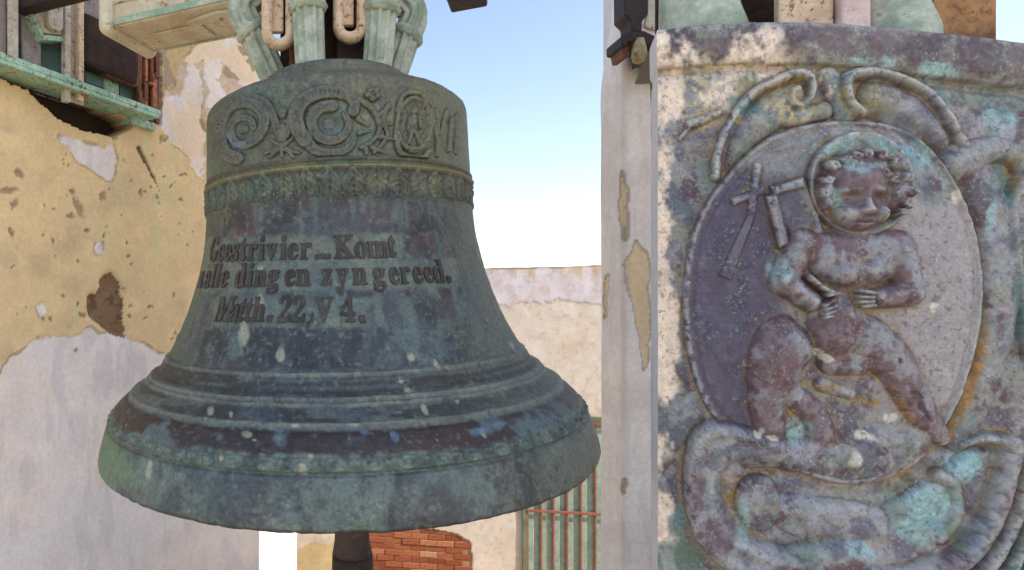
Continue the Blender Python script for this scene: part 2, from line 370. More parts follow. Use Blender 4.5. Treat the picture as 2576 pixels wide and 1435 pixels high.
# --- courtyard behind
CY = math.radians(8); cdir = Vector((math.cos(CY), -math.sin(CY), 0)); cn = Vector((-math.sin(CY), -math.cos(CY), 0))
CO = at(1400, 717, 7.0); CO.z = 0
Mc = Matrix(((cdir.x, cn.x, 0, CO.x), (cdir.y, cn.y, 0, CO.y), (0, 0, 1, 0), (0, 0, 0, 1)))
def cw(u, v):                             # picture position -> (x along the courtyard wall, height)
    r = ray(u, v); t = (CO.x*cn.x + CO.y*cn.y) / (r[..., 0]*cn.x + r[..., 1]*cn.y)
    return (r[..., 0]*t - CO.x)*cdir.x + (r[..., 1]*t - CO.y)*cdir.y, CZ + r[..., 2]*t
xs = np.concatenate([np.linspace(-9, -3.7, 12)[:-1], np.linspace(-3.7, 1.6, 330), np.linspace(1.6, 9, 14)[1:]])
ts = np.linspace(0, 1, 300)
Xc, Tc = np.meshgrid(xs, ts)
ztop = 1.835 + .034 * Xc + .03 * (fbm(np.stack([Xc, 0*Xc, 0*Xc], -1), 2.2, 4, 60) - .5)
Zc = GZ - .02 + (ztop - GZ + .02) * Tc
Pc = np.stack([CO.x + cdir.x*Xc, CO.y + cdir.y*Xc, Zc], -1); Uc, Vc = proj(Pc); Nc = uv3(Uc, Vc)
q1 = fbm(Nc, 1/32., 4, 61) - .5; q2 = fbm(Nc, 1/9., 3, 62) - .5
Uq, Vq = Uc + 14*q1 + 5*q2, Vc + 18*q1 + 5*q2
upper = (Vq < 760 + 25*(fbm(Nc, 1/120., 3, 63) - .3)) & (Zc > .5)
drip = (1 - ss(8, 60, Vc - (PV - (ztop - CZ)*F/7.0) + 30*q1)) * ss(.5, .62, fbm(Nc * np.array([1, .05, 1]), 1/14., 3, 64))
left_y = inpoly(Uq, Vq, [(600,1380),(735,1392),(775,1375),(825,1365),(925,1340),(925,1480),(600,1480)])
nA = fbm(Nc, 1/110., 4, 65); nB = fbm(Nc, 1/28., 4, 66)
CB = 0.60
c = mixc(np.broadcast_to(lin(232, 217, 201, CB), Uc.shape + (3,)), lin(226, 206, 186, CB), ss(.45, .8, nA) * .7); c = mixc(c, lin(238, 224, 214, CB), ss(.5, .8, nB) * .6)
c = np.where(upper[..., None], mixc(np.broadcast_to(lin(230, 220, 224, CB), c.shape), lin(222, 206, 204, CB), ss(.4, .8, nB)), c)
c = mixc(c, lin(206, 178, 130, CB), np.clip(drip, 0, 1) * .7 * ss(.35, .6, nA)); c = mixc(c, lin(110, 100, 70), (Tc > .9945) * (.3 + .5 * (nB > .45)))
c = mixc(c, lin(214, 186, 132, CB), left_y * .8); c = mixc(c, lin(170, 160, 155), blobs([(1325,1372,14,8,0),(1350,1420,8,16,0),(1000,1345,6,4,0)], Uc, Vc) * .5)
c = mixc(c, lin(150, 120, 96), ss(.70, .76, fbm(Nc, 1/12., 3, 67)) * .25)
brickpoly = [(880,1325),(1000,1322),(1100,1334),(1150,1345),(1182,1364),(1186,1400),(1188,1500),(880,1500)]
bmask = inpoly(Uc + 4*q2, Vc + 4*q2, brickpoly)
c = mixc(c, lin(172, 128, 100, .68), bmask)
dc = np.where(upper, .006, 0) + .004*(nB - .5) - .016*bmask + .01*(fbm(Pc, 1.2, 3, 68) - .5)
Pc = Pc + dc[..., None] * np.array(cn)
court = props(link('courtyard_wall', grid_mesh('courtyard_wall', Pc, c), M_wall), 'pale pink courtyard wall beyond the bell with a bare brick patch', 'wall', kind='thing')
box_obj('wall_core', (-9, -.40, GZ - .02), (9, -.05, 1.50), M_white, Mc, court)
xt = np.linspace(-9, 9, 40); cap = bmesh.new()
add_prism(cap, [(x, 1.835 + .034*x - .02) for x in xt] + [(9, 1.4), (-9, 1.4)], -.40, -.052, Mc)
bm_obj('wall_coping', cap, M_white, court)
brick_me = {}
for key, tone in (('a', (164, 102, 72)), ('b', (148, 88, 64)), ('c', (176, 116, 86)), ('p', (204, 170, 140)), ('q', (184, 128, 96))):
    bm = bmesh.new(); add_box(bm, (-.1075, -.05, -.0358), (.1075, 0, .0358))
    bmesh.ops.bevel(bm, geom=bm.edges[:], offset=.005, segments=1, affect='EDGES'); bmesh.ops.recalc_face_normals(bm, faces=bm.faces)
    me = bpy.data.meshes.new('brick'); bm.to_mesh(me); bm.free(); me.materials.append(mat_brick('brick_' + {'a':'red','b':'dark_red','c':'orange','p':'pale','q':'tan'}[key], lin(*tone, 0.72))); brick_me[key] = me
bx0, bz0 = cw(905, 1440.); random.seed(11)
palespots = [(955,1352),(943,1370),(970,1368),(948,1390),(968,1393),(1050,1366),(1080,1372),(1080,1392),(1128,1376)]
for row in range(9):
    for k in range(-2, 9):
        x = float(bx0) + .222*k + (.111 if row % 2 else 0); z = float(bz0) - .02 + .077*row
        w = Mc @ Vector((x, 0, z)); u, v = proj(np.array(w)[None]); u, v = float(u[0]), float(v[0])
        if not bool(inpoly(np.array([u]), np.array([v]), brickpoly)[0]) or u > 1172: continue
        near = min(math.hypot((u-a)/1.6, (v-b)*1.4) for a, b in palespots)
        key = random.choice('pq') if near < 9 else random.choice('aaabbc')
        o = bpy.data.objects.new('brick', brick_me[key]); COL.objects.link(o); o.parent = court
        o.matrix_world = Mc @ Matrix.Translation((x + random.uniform(-.004, .004), -.008 + random.uniform(-.008, .004), z)) @ Matrix.Rotation(random.uniform(-.02, .02), 4, 'Y')

# sunlit white return wall of the courtyard
sw = bmesh.new(); p0 = at(600, 717, 6.0); p0 = Vector((-.98, 6.0, 0)); q = Vector((WK, 1, 0)).normalized(); nn = Vector((q.y, -q.x, 0))
Ms = Matrix(((q.x, nn.x, 0, p0.x), (q.y, nn.y, 0, p0.y), (0, 0, 1, 0), (0, 0, 0, 1)))
add_box(sw, (-.6, -.3, GZ - .02), (1.20, 0, 1.2), Ms)
props(bm_obj('return_wall', sw, mat_plain('limewash', lin(235, 232, 226, .98), .03, .9), None, .01), 'bright sunlit whitewashed wall seen under the left of the bell lip', 'wall', kind='thing')

# green door with red bars
M_door = mat_paint('door_green_paint', lin(158, 178, 162, .75), lin(138, 160, 146, .75), .12, .0, .6)
M_red = mat_paint('red_oxide_paint', lin(140, 84, 66), lin(120, 76, 62), .3, .0, .6)
M_dgreen = mat_paint('dark_green_paint', lin(96, 110, 88), lin(84, 96, 76), .2, .0, .6)
(dx0, dz1), (dx1, _) = cw(1313, 1042.), cw(1575, 1042.); dx0, dx1, dz1 = float(dx0), float(dx1), float(dz1)
door = empty('barred_door', Mc @ Vector(((dx0+dx1)/2, 0, GZ)), (0, 0, -CY), label='pale green boarded door with thin red bars in the courtyard wall', cat='door')
Md = Matrix.Translation(door.location) @ Matrix.Rotation(-CY, 4, 'Z'); Mi = Md.inverted() @ Mc @ Matrix.Diagonal((1, 1, 1, 1))
def dbox(name, x0, x1, z0, z1, n0, n1, mat, bev=.003):
    return box_obj(name, (x0, n0, z0), (x1, n1, z1), mat, Mi, door, bev)
dbox('frame_post', dx0, dx0 + .055, GZ, dz1, -.05, .035, M_dgreen); dbox('frame_post', dx1 - .055, dx1, GZ, dz1, -.05, .035, M_dgreen)
dbox('frame_head', dx0 + .055, dx1 - .055, dz1 - .07, dz1, -.05, .034, M_dgreen)
bars = [1326, 1360, 1391, 1425, 1460, 1496, 1532]
bxs = [float(cw(b, 1283.)[0]) for b in bars]
allx = [dx0 + .055] + bxs + [dx1 - .055]
for k in range(len(allx) - 1):
    a, b = allx[k], allx[k+1]
    if b - a < .03: continue
    m = (a + b) / 2
    for x0, x1 in ((a + .002, m - .004), (m + .004, b - .002)): dbox('board', x0, x1, GZ + .03, dz1 - .07, -.03, .004 + .004*(k % 2), M_door, .006)
for b in bxs: dbox('bar', b - .013, b + .013, GZ + .03, dz1 - .07, .012, .034, M_red)
zr = float(cw(1400, 1285.)[1])
dbox('rail', dx0 + .055, dx1 - .055, zr - .018, zr + .018, .036, .046, M_red); dbox('rail', dx0 + .055, dx1 - .055, dz1 - .10, dz1 - .072, .036, .046, M_red)

# ------------------------------------------------------------------ the hanging bell
M_bronze = mat_patina('bell_patina')
BROT = Matrix.Rotation(math.radians(-1.8), 4, 'Y'); BLOC = Vector((.0325, 1.46, CZ))
MB = Matrix.Translation(BLOC) @ BROT; MBn = np.array(MB)
def bworld(P): return P @ MBn[:3, :3].T + MBn[:3, 3]
bell = empty('bell', BLOC, (0, math.radians(-1.8), 0), label='large weathered bronze church bell with scroll frieze and raised inscription', cat='bell')
prof = [(-.384,.578),(-.388,.588),(-.386,.597),(-.380,.601),(-.358,.600),(-.318,.586),(-.296,.579),(-.277,.571),(-.253,.55),(-.223,.508),(-.190,.469),(-.155,.4387),(-.08,.401),(-.003,.372),(.056,.356),(.115,.3445),(.175,.339),(.234,.337),(.313,.335),(.385,.3335),(.412,.3325),(.427,.3295),(.440,.317),(.4475,.297),(.453,.270),(.458,.247),(.463,.222),(.467,.203),(.474,.198),(.512,.193),(.520,.186),(.523,.17),(.5235,.02)]
pz = np.array([p[0] for p in prof]); pr = np.array([p[1] for p in prof])
seg = np.concatenate([[0], np.cumsum(np.hypot(np.diff(pz), np.diff(pr)))])
tt = np.linspace(0, seg[-1], 2400); zz = np.interp(tt, seg, pz); rr = np.interp(tt, seg, pr)
def sm(a, k):
    w = np.hanning(2*k+1); w /= w.sum(); p = np.concatenate([np.full(k, a[0]), a, np.full(k, a[-1])]); return np.convolve(p, w, 'valid')
kk = np.where((zz > -.36) & (zz < .40), 1.0, 0.0); kk = sm(kk, 30)
zz = zz*(1-kk) + sm(zz, 90)*kk; rr = rr*(1-kk) + sm(rr, 90)*kk; zz = sm(zz, 6); rr = sm(rr, 6)
def bellR(z): o = np.argsort(zz); return np.interp(z, zz[o], rr[o])
tn = np.linspace(0, tt[-1], 560); pz2 = np.interp(tn, tt, zz); pr2 = np.interp(tn, tt, rr)
def ridge(z, c, w, h): return h * np.exp(-((z - c) / w) ** 2)
mould = (ridge(pz2, .2555, .0042, .005) + ridge(pz2, .241, .005, .008) + ridge(pz2, .2485, .003, -.002) + ridge(pz2, .178, .004, .002)
  + ridge(pz2, -.1625, .0028, .0045) + ridge(pz2, -.171, .003, .002) + ridge(pz2, -.186, .008, -.002) + ridge(pz2, -.2005, .0028, .005) + ridge(pz2, -.208, .0022, .003)
  + ridge(pz2, -.235, .0028, .0045) + ridge(pz2, -.243, .003, -.002) + ridge(pz2, -.300, .003, -.004) + ridge(pz2, -.295, .003, .002))
mould += np.where(pz2 > .43, ridge(pz2, .4475, .0035, .004), 0)
dth = np.radians(np.concatenate([np.linspace(-97, 97, 780), np.linspace(97, 263, 42)[1:]]))
TH, ZZ = np.meshgrid(dth, pz2); RR = np.broadcast_to(pr2[:, None], TH.shape); MO = np.broadcast_to(mould[:, None], TH.shape)
ddz = np.gradient(pz2, tn); ddr = np.gradient(pr2, tn)
NR, NZ = ddz[:, None] + 0*TH, -ddr[:, None] + 0*TH       # outward normal in (r, z)
def bpt(th, r, z): return np.stack([r*np.sin(th), -r*np.cos(th), z], -1)
PB = bpt(TH, RR, ZZ); fr = np.cos(TH) > -.2
UB, VB = proj(bworld(PB)); 
er = fbm(PB, 30, 4, 70)
# leaf band under the frieze and the beaded band above the lip
yb = np.clip((.234 - ZZ) / .056, 0, 1); xb = (TH * 44 / (2*math.pi)) % 1 - .5
ax_ = np.abs(xb); leaf = np.clip(1 - (ax_ / (.10 + .38*np.sin(np.pi*np.clip(yb, .02, .98))**.8))**2, 0, 1)**.5 * (.62 + .38*np.cos(26*yb - 14*ax_ + 9*er)) - .5*np.exp(-(xb/.025)**2); leaf0 = np.clip(1 - (np.abs(xb) / (.12 + .33*np.sin(np.pi*np.clip(yb, 0, .999))**.7))**2, 0, 1) * (.6 + .4*np.cos(xb*26)) - .6*np.exp(-(xb/.03)**2)
x2 = np.abs(((TH * 46 / (2*math.pi)) + .5) % 1 - .5); leaf = np.maximum(leaf, np.clip(1 - (x2/.14)**2 - ((yb - .22)/.16)**2, 0, 1)); leaf = np.maximum(leaf, .9*np.exp(-((np.hypot(x2*2.2, yb - .72) - .2)/.06)**2))
leafm = ((ZZ > .178) & (ZZ < .2345)) * ss(.12, .3, er + .25)
yl = (ZZ + .2865) / .0095; xl = (TH * 62 / (2*math.pi)) % 1 - .5; xl2 = (TH * 124 / (2*math.pi)) % 1 - .5
lipo = np.clip(1 - (xl/.3)**2 - (yl*.9)**2, 0, 1) + .8*np.clip(1 - ((np.abs(xl) - .42)/.09)**2 - ((yl - .3)/.5)**2, 0, 1) - .5*np.exp(-((np.hypot(xl*2.4, yl*.8) - .45)/.14)**2)
lipo = lipo * (np.abs(yl) < 1.15) * ss(.1, .35, er + .1)
DISP = MO + .0058*leaf*leafm*(.5 + er) + .006*lipo + .0025*(fbm(PB, 14, 4, 71) - .5) + .0012*(fbm(PB, 70, 3, 72) - .5)
DISP = DISP - .0015 * ss(.62, .80, fbm(PB, 45, 3, 73)) * (ZZ < -.37)
PBd = PB + bpt(TH, NR, 0*NZ) * DISP[..., None]; PBd[..., 2] += NZ * DISP

LINES = [[('G',537),('e',556),('e',572),('s',591),('t',611),('r',634),('i',657),('v',682),('i',712),('e',737),('r',769),('_',813),('K',867),('o',909),('m',952),('t',988)],
         [('n',503),('a',520),('l',534),('l',546),('e',562),('d',602),('i',627),('n',653),('g',686),('e',729),('n',762),('z',822),('y',862),('n',906),('g',955),('e',994),('r',1023),('e',1054),('e',1082),('d',1108),('.',1130)],
         [('M',558),('a',586),('t',605),('t',622),('h',648),('.',678),('2',714),('2',750),(',',779),('V',815),('4',876),('.',912)]]
BASE = [lambda u: 656 - (u - 560) * .023, lambda u: 723 - (u - 520) * .022, lambda u: 808 + (u - 560) * .003]
CAPH = [54, 54, 56]
def bell_hit(u, v):                       # where a sight line meets the bell: angle and height on it
    o = np.linalg.inv(MBn[:3, :3]) @ (np.array([0, 0, CZ]) - MBn[:3, 3]); dr = np.linalg.inv(MBn[:3, :3]) @ ray(u, v)
    R = .36
    for _ in range(8):
        a = dr[0]**2 + dr[1]**2; b = o[0]*dr[0] + o[1]*dr[1]; cc = o[0]**2 + o[1]**2 - R*R
        t = (-b - math.sqrt(max(b*b - a*cc, 0))) / a; p = o + t*dr; R = float(bellR(p[2]))
    return math.atan2(p[0], -p[1]), p[2]

AB = 0.93
def bell_colour(P, th, z, u, v, motif=None, text=True):
    f = np.cos(th) > 0
    n1, n2, n3 = fbm(P, 7, 4, 80), fbm(P, 18, 4, 81), fbm(P, 48, 4, 82)
    st = fbm(P * np.array([1, 1, .12]), 34, 4, 83); ho = fbm(P * np.array([.35, .35, 3]), 22, 4, 84)
    zj = z + .035*(n2 - .5) + .03*(st - .5)
    C = lambda r, g, b: lin(r, g, b, AB)
    c = np.broadcast_to(C(104, 106, 92), z.shape + (3,)).copy()                      # frieze: olive
    c = mixc(c, C(98, 112, 102), ss(.4, .7, n1)); c = mixc(c, C(124, 122, 100), ss(.55, .8, n2)*.7); c = mixc(c, C(84, 86, 86), ss(.5, .75, n3)*.5)
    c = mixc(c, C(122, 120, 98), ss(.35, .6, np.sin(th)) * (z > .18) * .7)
    w = ss(.205, .165, zj)                                                          # waist: slate, plum and verdigris
    cw_ = np.broadcast_to(C(78, 78, 84), c.shape).copy()
    cw_ = mixc(cw_, C(86, 66, 68), ss(.38, .58, fbm(P, 5, 4, 85)) * ss(-.18, .08, z)); cw_ = mixc(cw_, C(78, 88, 98), ss(.42, .7, fbm(P, 6, 4, 86)) * ss(.08, -.04, z))
    cw_ = mixc(cw_, C(96, 110, 108), ss(.52, .75, st) * .75); cw_ = mixc(cw_, C(54, 54, 60), ss(.5, .72, n2) * .8); cw_ = mixc(cw_, C(116, 124, 122), ss(.6, .85, n3) * .35)
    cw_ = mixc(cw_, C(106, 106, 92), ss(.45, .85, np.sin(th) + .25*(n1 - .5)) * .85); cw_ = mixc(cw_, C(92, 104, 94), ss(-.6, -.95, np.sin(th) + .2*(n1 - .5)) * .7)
    c = mixc(c, cw_, w)
    if text:
        halo = np.zeros(z.shape)
        for L, B, H in zip(LINES, BASE, CAPH):
            x0, x1 = L[0][1] - 22, L[-1][1] + 22; b = B(u)
            halo = np.maximum(halo, ss(x0 - 14, x0 + 10, u)*ss(x1 + 14, x1 - 10, u)*ss(b + 22, b + 8, v + 10*(n3-.5))*ss(b - H - 14, b - H + 6, v))
        c = mixc(c, C(110, 122, 116), halo * f * (.15 + .75*n2)); c = mixc(c, C(122, 122, 108), halo * f * ss(.5, .7, fbm(P, 26, 3, 99)) * .5)
    zr_ = z + .004*(n3 - .5)
    rings = ss(-.150, -.158, zr_) * ss(-.262, -.240, zr_)
    cr = mixc(np.broadcast_to(C(92, 98, 98), c.shape), C(66, 64, 66), ss(.45, .62, ho)); cr = mixc(cr, C(78, 86, 96), ss(.5, .75, n1) * .7)
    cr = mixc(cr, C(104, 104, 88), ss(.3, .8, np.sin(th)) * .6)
    c = mixc(c, cr, rings)
    for a, wd_ in ((-.1625, .004), (-.2005, .004), (-.2085, .003), (-.235, .0036)): c = mixc(c, C(128, 132, 122), np.exp(-((zr_ - a)/wd_)**2) * (.3 + .7*n2))
    for a, wd_ in ((-.1775, .004), (-.1905, .005), (-.300, .0026)): c = mixc(c, C(58, 54, 54), np.exp(-((zr_ - a)/wd_)**2) * .85)
    zo = z + .012*(n2 - .5) + .006*(n3 - .5)
    brown = ss(-.240, -.243, zr_) * ss(-.282, -.272, zo)
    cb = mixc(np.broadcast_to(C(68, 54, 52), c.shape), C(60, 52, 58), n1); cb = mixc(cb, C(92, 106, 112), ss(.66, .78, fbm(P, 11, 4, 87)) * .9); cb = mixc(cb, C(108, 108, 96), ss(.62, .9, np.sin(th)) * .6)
    c = mixc(c, cb, brown)
    orn = ss(-.270, -.280, zo) * ss(-.302, -.298, zr_)
    c = mixc(c, mixc(np.broadcast_to(C(116, 128, 118), c.shape), C(84, 96, 92), ss(.45, .7, n3)), orn * .9)
    lip = ss(-.299, -.301, zr_)
    cl = mixc(np.broadcast_to(C(104, 114, 112), c.shape), C(76, 84, 90), ss(.42, .66, fbm(P, 9, 4, 88))); cl = mixc(cl, C(84, 80, 84), ss(.5, .75, fbm(P, 8, 4, 89)) * .8)
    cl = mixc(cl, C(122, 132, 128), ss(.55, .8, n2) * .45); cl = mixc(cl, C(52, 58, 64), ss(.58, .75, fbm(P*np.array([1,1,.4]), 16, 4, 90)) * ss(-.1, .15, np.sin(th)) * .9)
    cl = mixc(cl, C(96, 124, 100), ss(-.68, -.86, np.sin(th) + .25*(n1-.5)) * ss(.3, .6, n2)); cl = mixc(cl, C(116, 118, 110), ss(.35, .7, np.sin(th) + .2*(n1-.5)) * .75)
    c = mixc(c, cl, lip)
    c = mixc(c, C(74, 68, 62), ss(-.378, -.384, z + .004*(n3-.5)))
    ring_b = np.exp(-((z - .441)/.008)**2); c = mixc(c, C(98, 80, 70), ring_b * (.5 + .5*n2))
    c = mixc(c, C(104, 104, 96), ss(.455, .465, z) * .8)
    ri = np.exp(-((z - .2555)/.004)**2); c = mixc(c, C(76, 68, 64), ri*(.4+.6*n1)); c = mixc(c, C(138, 132, 96), np.exp(-((z - .2405)/.0045)**2)*(.45+.55*n2))
    lb = ss(.236, .232, z)*ss(.176, .182, z)
    c = mixc(c, C(78, 82, 82), lb * ss(.4, .6, fbm(P, 40, 3, 91)) * .45)
    c = mixc(c, C(146, 152, 142), ss(.66, .9, fbm(P, 130, 3, 92)) * ss(.3, .6, n2) * .35); c = mixc(c, C(58, 60, 62), ss(.66, .85, fbm(P, 95, 3, 94)) * ss(.3, .6, n1) * .5)
    if motif is not None: c = mixc(c, mixc(np.broadcast_to(C(82, 86, 88), c.shape), C(94, 88, 92), n1), motif)
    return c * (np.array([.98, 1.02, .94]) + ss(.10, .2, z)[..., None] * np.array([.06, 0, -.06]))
SPL = [(614,842,15,30,.15),(612,815,8,24,.2),(657,760,9,22,0),(705,893,12,22,0),(656,682,8,15,0),(530,1035,9,12,.3),(621,1092,14,10,0),(640,1108,6,4,0),(1097,918,8,15,-.4),(1028,982,13,8,.3),(1068,1030,8,16,-.4),(375,1182,8,25,.2),(890,1072,16,3,-.1),(581,1042,5,8,.2),(746,1074,12,5,0),(782,1150,7,10,0),(763,1180,11,15,0),(557,1150,6,11,0),(1035,900,10,12,-.3),(480,995,4,8,.2),(1290,870,5,14,-.5),(1010,960,8,4,0),(520,1055,3,5,0),(1150,1010,5,6,0),(1215,1090,5,14,-.6)]
BLU = [(993,1098,11,13,-.2),(921,1088,14,8,0),(1205,1085,22,16,-.3),(1260,1070,16,10,-.5),(605,365,24,7,0),(838,326,22,7,.1),(1408,970,14,9,.4),(1385,925,20,8,.5),(584,345,7,14,0)]
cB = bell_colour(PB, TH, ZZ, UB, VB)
jj = 5*(fbm(PB, 60, 3, 93) - .5)
fb = (np.cos(TH) > .1)
cB = mixc(cB, lin(158, 158, 136, AB), blobs(SPL, UB + jj, VB + jj) * fb * .95); cB = mixc(cB, lin(104, 128, 150, AB), blobs(BLU, UB + 3*jj, VB + 3*jj) * fb * .7)
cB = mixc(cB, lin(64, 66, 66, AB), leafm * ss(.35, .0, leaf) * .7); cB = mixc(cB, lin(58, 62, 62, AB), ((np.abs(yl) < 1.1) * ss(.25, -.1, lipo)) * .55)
nr, nc = TH.shape; ids = np.arange(nr*nc).reshape(nr, nc)
Q = np.stack([ids[:-1], ids[1:], np.roll(ids, -1, 1)[1:], np.roll(ids, -1, 1)[:-1]], -1).reshape(-1, 4)[:, ::-1]
inz = np.array([-.384, -.36, -.30, -.2, -.1, .05, .2, .36, .43, .44]); inr = np.array([.566, .548, .50, .435, .375, .335, .305, .295, .25, .02])
thi = np.linspace(0, 2*math.pi, 97)[:-1]
TI, ZI = np.meshgrid(thi, inz); VI = bpt(TI, np.broadcast_to(inr[:, None], TI.shape), ZI); b0 = nr*nc
ii = np.arange(TI.size).reshape(TI.shape) + b0
QI = np.stack([ii[:-1], ii[1:], np.roll(ii, -1, 1)[1:], np.roll(ii, -1, 1)[:-1]], -1).reshape(-1, 4)
# flat rim between outer and inner lip
rimo = bpt(thi, np.full(96, .5785), np.full(96, -.3842)); Vall = np.concatenate([PBd.reshape(-1, 3), VI.reshape(-1, 3), rimo])
ro = np.arange(96) + b0 + TI.size; QR = np.stack([ro, ii[0], np.roll(ii[0], -1), np.roll(ro, -1)], -1)[:, ::-1]
cI = np.broadcast_to(lin(60, 56, 54), (TI.size + 96, 3))

# --- relief pieces of the frieze, raised on the wall of the bell (sizes in picture units, 1 unit = 0.8 mm there)
fth = np.radians(np.linspace(-72, 76, 1000)); fz = np.linspace(.262, .412, 170)
FT, FZ = np.meshgrid(fth, fz); FR = bellR(FZ); PFr = bpt(FT, FR, FZ); UF, VF = proj(bworld(PFr))
FN1 = fbm(PFr, 60, 3, 95) - .5; FN2 = fbm(PFr, 150, 2, 96) - .5
def cap_h(u, v, a, b, ra, rb, Ha, Hb, p=.5):
    dx, dy = b[0]-a[0], b[1]-a[1]; L = dx*dx + dy*dy + 1e-9
    t = np.clip(((u-a[0])*dx + (v-a[1])*dy) / L, 0, 1); d = np.hypot(u-a[0]-t*dx, v-a[1]-t*dy); r = ra + (rb-ra)*t; H = Ha + (Hb-Ha)*t; q = d/r
    if p < 0:                             # ribbon: flat band with a hollow middle and raised edges
        return np.where(q < 1, H*(np.sqrt(np.clip(1-q**4, 0, 1)) - .62*np.exp(-(q/.5)**2)), -(q-1)*H*1.5)
    return np.where(q < 1, H*np.clip(1-q*q, 0, 1)**p, -(q-1)*H*1.5)
def chain(u, v, pts, r0, r1, H0, H1=None, p=.5, n=5):
    H1 = H0 if H1 is None else H1; S = spline([(x, y, 0) for x, y in pts], n); h = np.full(u.shape, -1e3); m = len(S)-1
    for k in range(m):
        f0, f1 = k/m, (k+1)/m; h = np.maximum(h, cap_h(u, v, S[k], S[k+1], r0+(r1-r0)*f0, r0+(r1-r0)*f1, H0+(H1-H0)*f0, H0+(H1-H0)*f1, p))
    return h
def ell(u, v, c, rx, ry, H, rot=0.0, p=.5):
    a, b = math.cos(rot), math.sin(rot); dx, dy = u-c[0], v-c[1]; q = np.sqrt(((dx*a+dy*b)/rx)**2 + ((-dx*b+dy*a)/ry)**2)
    return np.where(q < 1, H*np.clip(1-q*q, 0, 1)**p, -(q-1)*H*1.5)
def smax(a, b, k=4.0):
    h = np.clip(.5 + .5*(a-b)/k, 0, 1); return b + (a-b)*h + k*h*(1-h)
MM = 1/1240.
FRH = []
def frieze_part(name, h, motif=.55, blue=0.0):
    h = h*1.15 + 4.5*FN1 + 2.5*FN2
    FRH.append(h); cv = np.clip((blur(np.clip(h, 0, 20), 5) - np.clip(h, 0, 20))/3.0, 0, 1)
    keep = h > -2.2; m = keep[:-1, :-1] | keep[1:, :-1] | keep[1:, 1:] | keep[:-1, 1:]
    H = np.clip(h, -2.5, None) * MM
    V = bpt(FT, FR + H, FZ); c = bell_colour(PFr, FT, FZ, UF, VF, motif * np.clip(ss(-1, 4, h), 0, 1), False); c = mixc(c, lin(50, 50, 54), cv*.75); c = mixc(c, lin(132, 132, 112, AB), np.clip((np.clip(h, 0, 20) - blur(np.clip(h, 0, 20), 4))/3.0, 0, 1)*.5)  # relief shade and highlights painted in: dark hollows, pale raised edges
    if blue: c = mixc(c, lin(104, 128, 150, AB), blobs(BLU, UF, VF) * .8)
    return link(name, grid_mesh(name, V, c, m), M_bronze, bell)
u, v = UF, VF
lv = chain(u, v, [(596,398),(570,385),(557,350),(560,300),(580,268),(612,258),(645,266),(666,290),(664,325),(645,352),(612,366),(586,346),(584,316),(606,298),(632,302),(642,322)], 19, 8, 11, 8, -1)
frieze_part('scroll', np.maximum(lv, ell(u, v, (614,325), 13, 13, 8)), .5, 1)
rv = chain(u, v, [(768,352),(752,326),(747,290),(766,254),(812,234),(866,238),(890,258),(888,282)], 21, 15, 13, 12, -1)
rv2 = chain(u, v, [(836,268),(806,274),(786,300),(790,330),(812,351),(842,355),(868,338),(876,312),(868,288)], 16, 9, 11, 9, -1)
rv3 = chain(u, v, [(770,352),(795,378),(840,386),(878,372),(890,350)], 16, 8, 9, 6, -1)
frieze_part('scroll', np.maximum(np.maximum(rv, rv2), np.maximum(rv3, ell(u, v, (828,312), 16, 14, 6))), .6, 1)
frieze_part('scroll', np.maximum(chain(u, v, [(634,246),(668,260),(688,292),(700,330),(708,352)], 13, 8, 8, 8, -1), chain(u, v, [(790,240),(752,258),(736,292),(726,330),(714,352)], 13, 8, 8, 8, -1)), .85)
pal = np.maximum(ell(u, v, (711,285), 11, 14, 8), ell(u, v, (710,336), 14, 26, 10))
for a, b in (((708,368),(681,352)),((712,368),(736,350)),((710,366),(710,394)),((700,376),(664,388)),((720,376),(752,386)),((695,380),(680,396)),((728,380),(740,396))): pal = np.maximum(pal, cap_h(u, v, a, b, 8, 4, 8, 5))
frieze_part('palmette', pal, .45)
fl = np.full(u.shape, -1e3)
for k in range(5): a = k*2*math.pi/5 + .4; fl = np.maximum(fl, ell(u, v, (938+12*math.cos(a), 237+11*math.sin(a)), 10, 9, 7))
frieze_part('flower', np.maximum(fl, ell(u, v, (938,237), 5, 5, 10)), .2)
fo = np.maximum(chain(u, v, [(900,252),(930,270),(950,300),(952,332),(934,358),(908,372)], 9, 6, 8, 6), chain(u, v, [(975,268),(962,300),(974,335),(962,362),(940,384)], 8, 6, 7, 6))
for a, b in (((952,290),(984,272)),((958,318),(990,312)),((955,345),(990,352)),((936,372),(976,388)),((920,376),(922,396)),((900,300),(926,318)),((905,335),(930,330))): fo = np.maximum(fo, cap_h(u, v, a, b, 8, 3, 7, 4))
frieze_part('foliage', fo, .35)
q = np.hypot((u-1039)/42, (v-314)/64); med = np.where(q < 1.12, 5 + 5*np.exp(-((q-1)/.1)**2), -20*(q-1.12)*6)
med = np.maximum(med, chain(u, v, [(1002,300),(996,340),(1004,380),(1030,398),(1062,398),(1078,380)], 8, 8, 8)); med = np.maximum(med, chain(u, v, [(1000,280),(1010,246),(1030,234),(1056,240),(1074,262)], 8, 7, 9))
for a, b, r1, r2 in (((1040,280),(1040,282),10,10),((1036,298),(1034,330),12,14),((1026,300),(1022,326),5,5),((1048,300),(1052,322),5,5),((1030,335),(1024,362),7,5),((1040,335),(1050,362),7,5)): med = np.maximum(med, cap_h(u, v, a, b, r1, r2, 13, 12))
frieze_part('medallion', med, .15)
le = np.full(u.shape, -1e3)
for a, b in (((1084,278),(1098,350)),((1124,280),(1104,345)),((1096,280),(1102,340)),((1100,350),(1100,392)),((1136,300),(1128,380)),((1150,290),(1146,385))): le = np.maximum(le, cap_h(u, v, a, b, 6, 4, 7, 6))
frieze_part('leaf_spray', le, .2)

